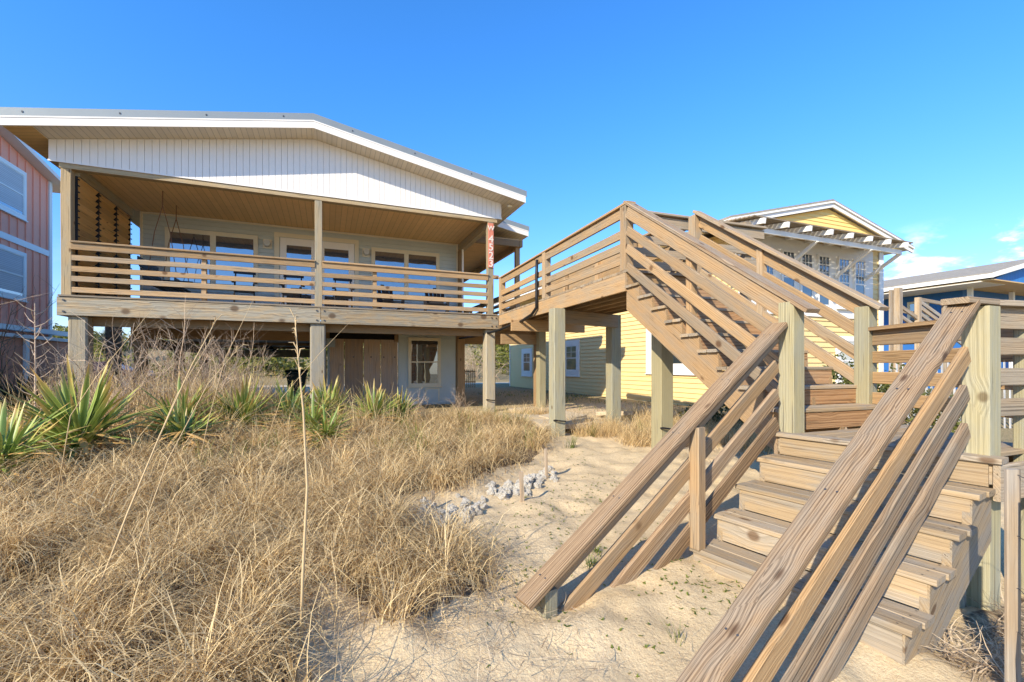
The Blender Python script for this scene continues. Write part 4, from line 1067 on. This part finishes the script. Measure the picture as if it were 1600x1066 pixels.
# straw lying flat, filling the gaps
def flat(nf,mask,xr,yr_,Lr=(.12,.4),wr=(.003,.006)):
    x=rng.uniform(*xr,nf);y=rng.uniform(*yr_,nf); m=mask(x,y); x=x[m];y=y[m];N_=len(x)
    return blades(np.stack([x,y,gz(x,y)+rng.uniform(.0,.09,N_)],-1),rng.uniform(0,6.28,N_),rng.uniform(*Lr,N_),rng.uniform(1.2,1.6,N_),rng.uniform(-.5,.7,N_),rng.uniform(*wr,N_),rng.uniform(0,1,N_),nseg=4,tw=rng.uniform(-1,1,N_),wav=rng.normal(0,1.,N_))
def clumps(cs,tufts,per,Lr,wr,th,cl,spread=.04):
    c=np.array(cs)[:,:3]; c=np.repeat(c,tufts,0); n_=len(c); a=rng.uniform(0,6.28,n_); rr=c[:,2]*np.abs(rng.normal(0,.62,n_))
    x=c[:,0]+np.cos(a)*rr;y=c[:,1]+np.sin(a)*rr; k=inpoly(x,y)&cam_vis(x,y)&((x*math.sin(TH)+y*math.cos(TH))>1.35)&awayY(x,y); x=x[k];y=y[k];a=a[k];n_=len(x)
    hs=np.repeat(rng.uniform(.7,1.2,n_),per); tt=np.repeat(rng.uniform(.2,.9,n_),per); N_=n_*per
    X_=np.repeat(x,per)+rng.normal(0,spread,N_);Y_=np.repeat(y,per)+rng.normal(0,spread,N_)
    return blades(np.stack([X_,Y_,gz(X_,Y_)-.02],-1),np.repeat(a,per)+rng.normal(0,.75,N_),rng.uniform(*Lr,N_)*hs,rng.uniform(*th,N_),rng.uniform(*cl,N_),rng.uniform(*wr,N_),np.clip(tt*.7+.1+rng.normal(0,.33,N_),0,1),tw=rng.uniform(-1.3,1.3,N_),wav=rng.normal(0,.9,N_))
CN=[c for c in CLP if c[1]<4.6]; CF=[c for c in CLP if c[1]>=4.6]
G8=clumps(CN,9,38,(.28,.68),(.004,.0085),(.05,.9),(1.4,4.2)); G9=clumps(CF,7,26,(.26,.6),(.0055,.011),(.05,.9),(1.2,3.8))
G7=grassfield(420,(-6,1.8),(.9,7.5),9,(.5,.95),(.0055,.0095),lambda x,y:inpoly(x,y)&cam_vis(x,y)&((x*math.sin(TH)+y*math.cos(TH))>1.35),.12,cl=(1.6,4.2),th=(.1,.9),tone=(.75,1.))
G6=grassfield(260,(-3.9,-.9),(8.0,10.2),16,(.5,1.25),(.006,.010),lambda x,y:x<9,.10,cl=(.1,.9),th=(.0,.35))
G6=merge([G6,grassfield(170,(-3.9,1.4),(7.4,9.8),12,(.35,.95),(.006,.010),lambda x,y:awayY(x,y),.10,cl=(.1,1.2),th=(.0,.5))])
G5=flat(15000,lambda x,y:inpoly(x,y)&cam_vis(x,y),(-6,6),(.9,8))
vs,q,at=merge([G1,G2,G3,G4,G5,G6,G7,G8,G9])
o=mesh_np('dry_grass','grass',vs,q,at,kind='stuff'); tag(o,'mass of curly straw-coloured beach grass covering the dune','grass')
LP=lambda x,y:((x>3.0)&(y<1.45)&(y>.5))|((x>2.4)&(y<.9))
v2,q2,a2=merge([flat(6500,LP,(2.2,5.2),(.3,1.45),(.08,.35),(.004,.011)),
  flat(1500,lambda x,y:(~inpoly(x,y)),(.2,4.4),(1.7,6.6),(.03,.16),(.002,.004)),
  flat(1400,lambda x,y:(np.abs(x-.4)<.9)&(np.abs(y-2.7)<.9),(-.4,1.3),(1.8,3.6),(.05,.2),(.002,.005)),
  flat(6000,lambda x,y:(x>4.6),(4.6,9.5),(4.8,12),(.1,.3),(.004,.01))])
o=mesh_np('straw_litter','litter',v2,q2,a2,kind='stuff'); tag(o,'loose straw and twigs littered over the sand','litter')
# green weeds in the sand
def weeds():
    n_=560; cs=[(1.9,3.9,.45),(2.3,3.6,.5),(1.6,3.4,.4),(2.6,4.1,.4),(2.0,3.0,.35),(1.25,2.75,.22),(3.0,4.6,.5),(2.2,2.4,.3),(2.45,2.1,.25),(1.5,2.0,.5),(3.3,5.6,.5)]
    x=[];y=[]
    for i in range(n_):
        c=random.choice(cs); x.append(c[0]+random.gauss(0,c[2]*.6)); y.append(c[1]+random.gauss(0,c[2]*.6))
    x=np.array(x);y=np.array(y); m=~inpoly(x,y); x=x[m];y=y[m];per=3
    X_=np.repeat(x,per);Y_=np.repeat(y,per);N_=len(X_)
    return blades(np.stack([X_,Y_,gz(X_,Y_)+.002],-1),rng.uniform(0,6.28,N_),rng.uniform(.010,.024,N_),rng.uniform(.9,1.5,N_),rng.uniform(0,.3,N_),rng.uniform(.007,.014,N_),rng.uniform(0,1,N_),nseg=2,taper=.5)
def tuft(x,y,n_,L_,wd=.006,sp=.03,th=(.05,.8),t=(0,1)):
    X_=np.full(n_,x)+rng.normal(0,sp,n_);Y_=np.full(n_,y)+rng.normal(0,sp,n_)
    return blades(np.stack([X_,Y_,gz(X_,Y_)],-1),rng.uniform(0,6.28,n_),rng.uniform(L_*.5,L_,n_),rng.uniform(*th,n_),rng.uniform(.1,.9,n_),np.full(n_,wd),rng.uniform(*t,n_),nseg=4)
ws=[weeds(),tuft(1.75,2.75,50,.10),tuft(1.9,2.95,40,.08),tuft(3.6,6.3,50,.3),tuft(4.6,7.3,60,.35),tuft(6.2,8.9,50,.4),tuft(5.9,6.5,80,.38),tuft(5.4,6.9,70,.42),tuft(1.75,1.95,14,.12,.004)]
for i in range(60):
    x,y=random.uniform(-6,4.2),random.uniform(6,10.4)
    if inpoly(np.array([x]),np.array([y]))[0]: ws.append(tuft(x,y,26,.42,.008,.08,(.05,.6),(.4,1)))
for i in range(40): ws.append(tuft(random.uniform(6,9.8),random.uniform(9,20),20,.12,.02,.3))
v3,q3,a3=merge(ws)
o=mesh_np('green_weeds','weed',v3,q3,a3,kind='stuff'); tag(o,'small green weeds and vine leaves dotting the sand','weeds')
# yuccas
def yucca(label,L_=.55,n_=130,m='yucca',name='yucca_plant'):
    az_=rng.uniform(0,6.28,n_); th=rng.uniform(.05,1,n_)**.8*1.8
    h=rng.uniform(.02,.22,n_); Ls=rng.uniform(.7,1.05,n_)*L_
    root=np.stack([np.cos(az_)*.02,np.sin(az_)*.02,h],-1)
    t=np.linspace(0,1,5); V_=[];Q=[];TN=[];TP=[];base=0
    prof_=[.45,.95,1.,.7,.04]
    for i in range(n_):
        p=V(root[i]); a=az_[i]; tone=rng.random(); dead=th[i]>1.25 and rng.random()<.8; w0=rng.uniform(.014,.022)*L_/.55
        d0=V((math.sin(th[i])*math.cos(a),math.sin(th[i])*math.sin(a),math.cos(th[i]))); sd=V((-math.sin(a),math.cos(a),0)); up_=sd.cross(d0)
        for j,tt in enumerate(t):
            c=p+d0*(Ls[i]*tt)-V((0,0,1))*(.10*Ls[i]*tt*tt*(th[i]))
            w_=w0*prof_[j]
            V_+=[c-sd*w_+up_*w_*.35,c-up_*w_*.15,c+sd*w_+up_*w_*.35]; TN+=[min(1,tone+.25),tone*.5,min(1,tone+.25)]; TP+=[(1.1 if dead else tt*rng.uniform(.8,1.15))]*3
        for j in range(4):
            b=base+j*3; Q+=[(b,b+1,b+4,b+3),(b+1,b+2,b+5,b+4)]
        base+=15
    return tag(mesh_np(name,m,np.array([tuple(v) for v in V_]),np.array(Q),{'tn':np.array(TN),'tp':np.array(TP)}),label,'yucca','yucca plants in front of the house')
y1=yucca('',.66,120); y2=yucca('',.52,90)
YL=[(y1,-2.75,7.05,1.5,'largest spiky yucca, lit green with orange tips, left foreground of the house'),
(y2,-3.05,6.2,1.45,'pale green yucca half buried in straw grass, nearest the left edge'),
(y2,-3.5,9.0,1.7,'yucca behind the largest one, beneath the yellow-leaved shrub'),
(y1,-1.2,8.15,1.15,'yucca with upright blades before the dark carport bin'),
(y2,-.6,8.9,1.5,'small yucca between the bin and the middle piling'),
(y1,.02,9.3,1.15,'yucca growing at the foot of the middle piling'),
(y1,.80,8.7,1.05,'yucca in front of the plywood panels'),
(y2,0.,7.0,1.0,'low yucca sunk in grass nearest the camera below the middle piling'),
(y2,-2.0,8.0,1.5,'yucca among the bare twiggy shrubs'),
(y2,-1.75,7.2,1.25,'yucca standing in straw grass right of the largest one'),
(y1,1.35,9.3,.9,'yucca nearest the short wide board end, before the plywood panels'),
(y2,-.2,7.9,1.2,'yucca just below the one at the middle piling'),
(y2,-3.9,7.6,1.5,'yucca behind the largest one at its left, by the bleached sapling')]
used=set()
for pr,x,y,s_,lab in YL:
    o=pr if pr.name not in used else dup(pr); used.add(pr.name)
    o.location=(x,y,G(x,y)+.07); o.scale=(s_,)*3; o.rotation_euler=(0,0,random.random()*6); o['label']=lab
yd=yucca('dark shaded yucca in front of the pink house wall',.85,150,'yshade'); yd.location=(-5.5,12.0,-1.25); yd.scale=(1.25,)*3
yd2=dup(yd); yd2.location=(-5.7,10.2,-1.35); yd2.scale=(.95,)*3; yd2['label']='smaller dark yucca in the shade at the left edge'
yd3=dup(yd); yd3.location=(-4.9,11.0,-1.35); yd3.scale=(.5,)*3; yd3['label']='small shade-dark yucca at the foot of the left piling'
# twigs
def twigs(mb,p,d,L_,r,depth,spread=.55,nb=3,tone=None):
    k=4; pts=[V(p)]; dd=V(d).normalized()
    for i in range(k):
        dd=(dd+V((random.gauss(0,.12),random.gauss(0,.12),random.gauss(0,.06)+.02))).normalized(); pts.append(pts[-1]+dd*L_/k)
    mb.tube(pts,[r*(1-.6*i/k) for i in range(k+1)],4 if depth>1 else 3,tone=random.uniform(.3,1) if tone is None else tone,cap=False)
    if depth>0:
        for i in range(nb):
            j=random.randint(1,k); q=(dd+V((random.gauss(0,spread),random.gauss(0,spread),random.gauss(.15,spread*.6)))).normalized()
            twigs(mb,pts[j],q,L_*random.uniform(.45,.75),r*.55,depth-1,spread,nb,tone)
def bare_shrub(label,h,n_,r=.008,depth=3,name='bare_shrub',grp='bare twiggy shrubs before the carport',nb=3,cat='shrub'):
    mb=MB()
    for i in range(n_): twigs(mb,(random.gauss(0,.08),random.gauss(0,.08),-.05),(random.gauss(0,.3),random.gauss(0,.3),1),h*random.uniform(.4,.65),r,depth,nb=nb)
    return mb.build(name,'twig',None,label=label,cat=cat,group=grp)
b1=bare_shrub('',2.0,9,.016,3); b2=bare_shrub('',1.6,9,.013,3)
BL=[(b1,-2.55,9.3,1.,'tall bare shrub left of the reddish twigs, before the dark carport posts'),(b2,-2.1,9.0,1.,'pale bare shrub in the middle of the twiggy thicket'),(b1,-1.65,9.5,.85,'bare shrub with upright rods just left of the carport bin'),(b2,-3.1,9.6,.9,'low bare shrub beside the yellow leaves'),(b2,-1.1,9.6,.75,'low bare shrub in front of the bin'),(b2,-3.4,8.6,.8,'bare shrub at the left end of the thicket'),(b1,-2.9,8.9,.85,'bare shrub leaning over the largest yucca'),(b2,-2.3,9.7,1.05,'bare shrub at the back of the thicket below the deck beam'),(b1,-1.9,8.6,.8,'bare shrub at the front of the thicket'),(b2,-1.4,9.0,1.0,'bare shrub on the carport bin side of the thicket'),(b1,-3.7,9.2,.75,'bare shrub close to the dark carport post'),(b2,-2.7,8.2,.8,'bare twiggy shrub behind the longest leaning reed'),(b2,1.9,10.2,.45,'small dead weed stems in front of the lower window'),(b2,2.9,10.5,.45,'small dead weed stems below the vent hatch')]
used=set()
for pr,x,y,s_,lab in BL:
    o=pr if pr.name not in used else dup(pr); used.add(pr.name)
    o.location=(x,y,G(x,y)); o.scale=(s_,)*3; o.rotation_euler=(0,0,random.random()*6); o['label']=lab
sp=MB(); twigs(sp,(0,0,0),(0,0,1),.9,.014,0,tone=1.)
for i in range(26):
    z=.5+i*.05; a=i*2.4; sp.tube([(0,0,z),(.09*math.cos(a),.09*math.sin(a),z+.05),(.17*math.cos(a),.17*math.sin(a),z+.14)],[.005,.004,.002],4,tone=1.,cap=False)
sp.tube([(0,0,-.2),(.01,.0,.9),(0,.01,1.85)],[.012,.010,.004],5,tone=1.)
o=sp.build('bleached_sapling','twig',None,label='upright bleached sapling with short side twigs before the left porch rail',cat='sapling'); o.location=(-3.75,8.35,-1.2); o.scale=(1.12,)*3
# reeds / sea oats
def reed(pts,r,label,head=0,grp='tall dry reed stalks'):
    o=thing('dry_reed',label,'reed',pts[0],grp)
    MB().tube(pts,[r*(1-.75*i/(len(pts)-1)) for i in range(len(pts))],6,tone=.75).build('stalk','tallgrass',o,smooth=True)
    if head:
        mb=MB(); tip=V(pts[-1]); d=(V(pts[-1])-V(pts[-2])).normalized()
        for i in range(head):
            b=tip-d*(i*.022+.0); a=random.random()*6.28; s_=V((math.cos(a)*.3,math.sin(a)*.3,.0)); l_=random.uniform(.05,.13)
            q=[b,b+(d*.8+s_)*l_*.5,b+(d*.5+s_*1.3)*l_-V((0,0,.01))]
            mb.tube(q,[.0012,.003,.001],4,tone=random.uniform(.4,1),cap=False)
        mb.build('seed_head','tallgrass',o)

reed([(-.123,2.48,-1.6),(-.107,2.463,-1.033),(-.086,2.433,-.587),(-.103,2.418,-.21),(-.126,2.427,.037),(-.14,2.433,.229)],.0085,'tall sea oat stalk nearest the camera, rising past the middle of the deck beam',15)
reed([(-1.204,2.975,-1.68),(-1.101,2.988,-1.183),(-.968,2.987,-.77),(-.812,2.924,-.365),(-.669,2.919,.007),(-.548,2.87,.248)],.007,'long reed leaning right from the bottom left corner up to the deck beam',3)
reed([(-1.212,3.411,-1.66),(-1.072,3.354,-1.17),(-.871,3.272,-.562),(-.662,3.24,-.108),(-.503,3.229,.106)],.005,'thinner reed leaning just right of the long one',4)
reed([(-1.804,5.272,-1.7),(-1.558,5.172,-.992),(-1.284,5.06,-.284),(-.984,4.938,.248)],.007,'slim reed leaning across the bare shrubs',4)
reed([(-.778,5.934,-1.3),(-.473,5.809,-.366),(-.067,5.644,.146),(.252,5.514,.505)],.0045,'hair-thin reed crossing the middle piling')
reed([(-1.312,5.72,-1.4),(-1.155,5.656,-.594),(-.987,5.587,.081),(-.718,5.477,.689)],.006,'reed whose tip reaches above the deck beam left of the middle post')
reed([(-1.9,4.42,-1.3),(-1.77,4.395,-.373),(-1.593,4.322,-.086),(-1.372,4.232,.201),(-1.195,4.16,.44)],.0045,'reed in front of the left end of the deck beam')
# leafy shrubs
def leafcloud(centres,nl,size,tone=(0,1),flat_=.8,shell=.55):
    """centres: (x,y,z,rx,ry,rz); leaves are small diamonds spread through lumpy volumes"""
    c=np.array(centres); w_=c[:,3]*c[:,4]*c[:,5]; w_=w_**.67; idx=rng.choice(len(c),nl,p=w_/w_.sum()); C=c[idx]
    d=rng.normal(0,1,(nl,3)); d/=np.linalg.norm(d,axis=1)[:,None]
    lump=1+.25*np.sin(d[:,0]*5+idx)+.2*np.sin(d[:,1]*7+idx*2)*np.cos(d[:,2]*6)
    r=(rng.uniform(shell**2,1,nl)**.5)*lump
    P=C[:,:3]+d*C[:,3:6]*r[:,None]
    a=rng.normal(0,1,(nl,3)); a/=np.linalg.norm(a,axis=1)[:,None]
    b=np.cross(a,rng.normal(0,1,(nl,3))); b/=np.linalg.norm(b,axis=1)[:,None]
    s_=size*rng.uniform(.6,1.3,nl)[:,None]
    vs=np.stack([P-a*s_,P+b*s_*.45,P+a*s_,P-b*s_*.45],1).reshape(-1,3)
    q=np.arange(nl*4).reshape(-1,4)
    tn=np.clip(rng.uniform(*tone,nl)*.6+.4*(np.sin(P[:,0]*.9+P[:,1]*.7)*.5+.5),0,1)
    return vs,q,{'tn':np.repeat(tn,4),'tp':np.tile([0,.5,1,.5],nl)}
def shrub(name,label,cat,loc,cents,nl,size,m,tr=(0,0,1),trunk_h=.6,tr_r=.03,grp=None,tn=(0,1)):
    o=thing(name,label,cat,loc,grp)
    vs,q,at=leafcloud(cents,nl,size,tn); mesh_np('foliage',m,vs,q,at,o)
    mb=MB()
    for i in range(5):
        c=random.choice(cents); mb.tube([V(loc)+V((random.gauss(0,.04),random.gauss(0,.04),-.1)),V(loc)+V((c[0]*.4,c[1]*.4,max(.1,c[2]*.6))),V(loc)+V(c[:3])],[tr_r,tr_r*.7,tr_r*.3],5,tone=.4)
    mb.build('branches','twig',o); return o
shrub('yellow_shrub','shrub with bright yellow leaves between the yucca plants','shrub',(-3.15,9.2,-1.3),[(0,0,.35,.32,.3,.3),(.45,-.1,.25,.3,.25,.22),(-.3,.1,.55,.2,.2,.25),(.9,-.5,.15,.25,.2,.18)],1700,.035,'leafy')
shrub('dark_shrub','dark wiry shrub under the stairs against the yellow wall','shrub',(7.3,6.6,-1.3),[(0,0,.4,.55,.5,.45),(.6,-.5,.35,.45,.45,.4),(-.3,.6,.2,.35,.35,.25)],3400,.045,'leafg',tn=(0,.35))
shrub('wax_myrtle','small-leaved green shrub before the front of the yellow house','shrub',(8.6,5.3,-1.4),[(0,0,.95,.55,.5,.6),(.75,-.35,.8,.5,.5,.5),(1.4,-.8,.55,.45,.45,.45),(-.5,.3,.55,.45,.4,.45)],6500,.042,'leafg',tn=(.2,1))
for i,(x,y,h,lab) in enumerate([(-8.9,9.0,2.9,'evergreen shrub growing beside the left end of the porch, nearest the house'),(-8.6,6.6,2.6,'evergreen shrub growing left of the grass, nearest the camera')]):
    shrub('evergreen_shrub',lab,'shrub',(x,y,-1.4),[(0,0,h*.33,.9,.9,h*.33),(.3,.5,h*.6,.7,.7,h*.26),(-.3,-.4,h*.75,.55,.55,h*.22)],5200,.085,'leafg',tr_r=.05,grp='evergreen shrubs left of the house')
# palm seen behind the porch
PT=thing('cabbage_palm','shaggy dark palm trunk behind the left piling','palm',(-7.3,21.2,-1.25))
mb=MB(); mb.tube([(-7.3,21.2,-1.4),(-7.28,21.15,.4),(-7.3,21.2,1.6),(-7.25,21.2,2.6)],[.24,.22,.25,.2],10,tone=.1)
for i in range(90):
    a=random.random()*6.28; z=random.uniform(-.9,2.4); p=V((-7.3+.22*math.cos(a),21.2+.22*math.sin(a),z)); mb.tube([p,p+V((math.cos(a)*.12,math.sin(a)*.12,-.12))],[.03,.008],4,tone=random.uniform(0,.4),cap=False)
mb.build('trunk','twig',PT)
pf=[]
for i in range(26):
    a=i*2.39; el_=random.uniform(-.3,1.2); n_=22
    o0=np.array([-7.25,21.2,2.6])+np.array([math.cos(a)*math.cos(el_),math.sin(a)*math.cos(el_),math.sin(el_)])*random.uniform(.5,.9)
    pf.append(blades(np.repeat(o0[None],n_,0),a+rng.uniform(-.9,.9,n_),rng.uniform(.5,.9,n_),np.full(n_,math.pi/2-el_)+rng.uniform(-.4,.4,n_),rng.uniform(.2,1.,n_),np.full(n_,.04),rng.uniform(0,1,n_),nseg=3))
vs,q,at=merge(pf); mesh_np('fronds','yshade',vs,q,at,PT)
# bare tree between the pink house and the porch
bt=MB()
for i in range(3): twigs(bt,(0,0,0),(random.gauss(.1,.4),random.gauss(0,.3),1),1.9,.022,3,.5,3,tone=.25)
o=bt.build('bare_tree','twig',None,label='dark bare branching tree between the pink house and the left porch post',cat='tree'); o.location=(-7.6,15.6,-1.3)
bs=MB()
for i in range(6): twigs(bs,(0,0,0),(random.gauss(.5,.4),random.gauss(0,.4),1),1.0,.010,3,.6,3,tone=.95)
o=bs.build('seedy_shrub','twig',None,label='pale dry branch tips in front of the pink house windows at the left edge',cat='shrub'); o.location=(-5.3,8.2,-.4)
mb=MB(); mb.tube([(0,0,0),(.1,0,-.5),(.05,0,-1.05)],[.02,.025,.03],6); mb.build('stem','twig',o); o.children[0].location=(0,0,0)
# thickets far behind
th=[]
for i in range(3):
    mb=MB()
    for k in range(9): twigs(mb,(random.gauss(0,.7),random.gauss(0,.5),-.1),(random.gauss(0,.35),random.gauss(0,.35),1),1.6,.03,3,.5,3)
    th.append(mb.build('thicket_bush','twig',None,cat='shrub',group='grey leafless bushes in the far yard'))
TB=[(4.6,33.5),(6.2,35.5),(8.3,34),(10.2,36.5),(12.5,36),(9.2,38),(-17,36),(-20,37)]
TL=['leafless bush left of the right house pile','leafless bush seen through the gap beside the right pile','leafless bush above the small dark picket gate','leafless bush left of the far corner of the yellow house','leafless bush hidden partly by the yellow wall','leafless bush behind the others near the yellow house','leafless bush beyond the shaggy palm trunk','leafless bush left of the shaggy palm trunk']
for i,(x,y) in enumerate(TB):
    o=th[i] if i<3 else dup(th[i%3]); o.location=(x,y,G(x,y)); o.scale=(1.2,1.2,1.15); o.rotation_euler=(0,0,i*1.3); o['label']=TL[i]
# dune scrub band
cents=[]
for i in range(420):
    x=random.uniform(-75,60); y=random.uniform(37,58)+.12*x; h=random.uniform(.5,1.1); r=random.uniform(.9,2.2)
    cents.append((x,y,G(x,y)+h*.4,r,r,h))
vs,q,at=leafcloud(cents,120000,.17,(0,1),shell=.75)
o=mesh_np('dune_scrub','leafb',vs,q,at,kind='stuff'); tag(o,'yellow-green scrub covering the far dune behind the houses','scrub')
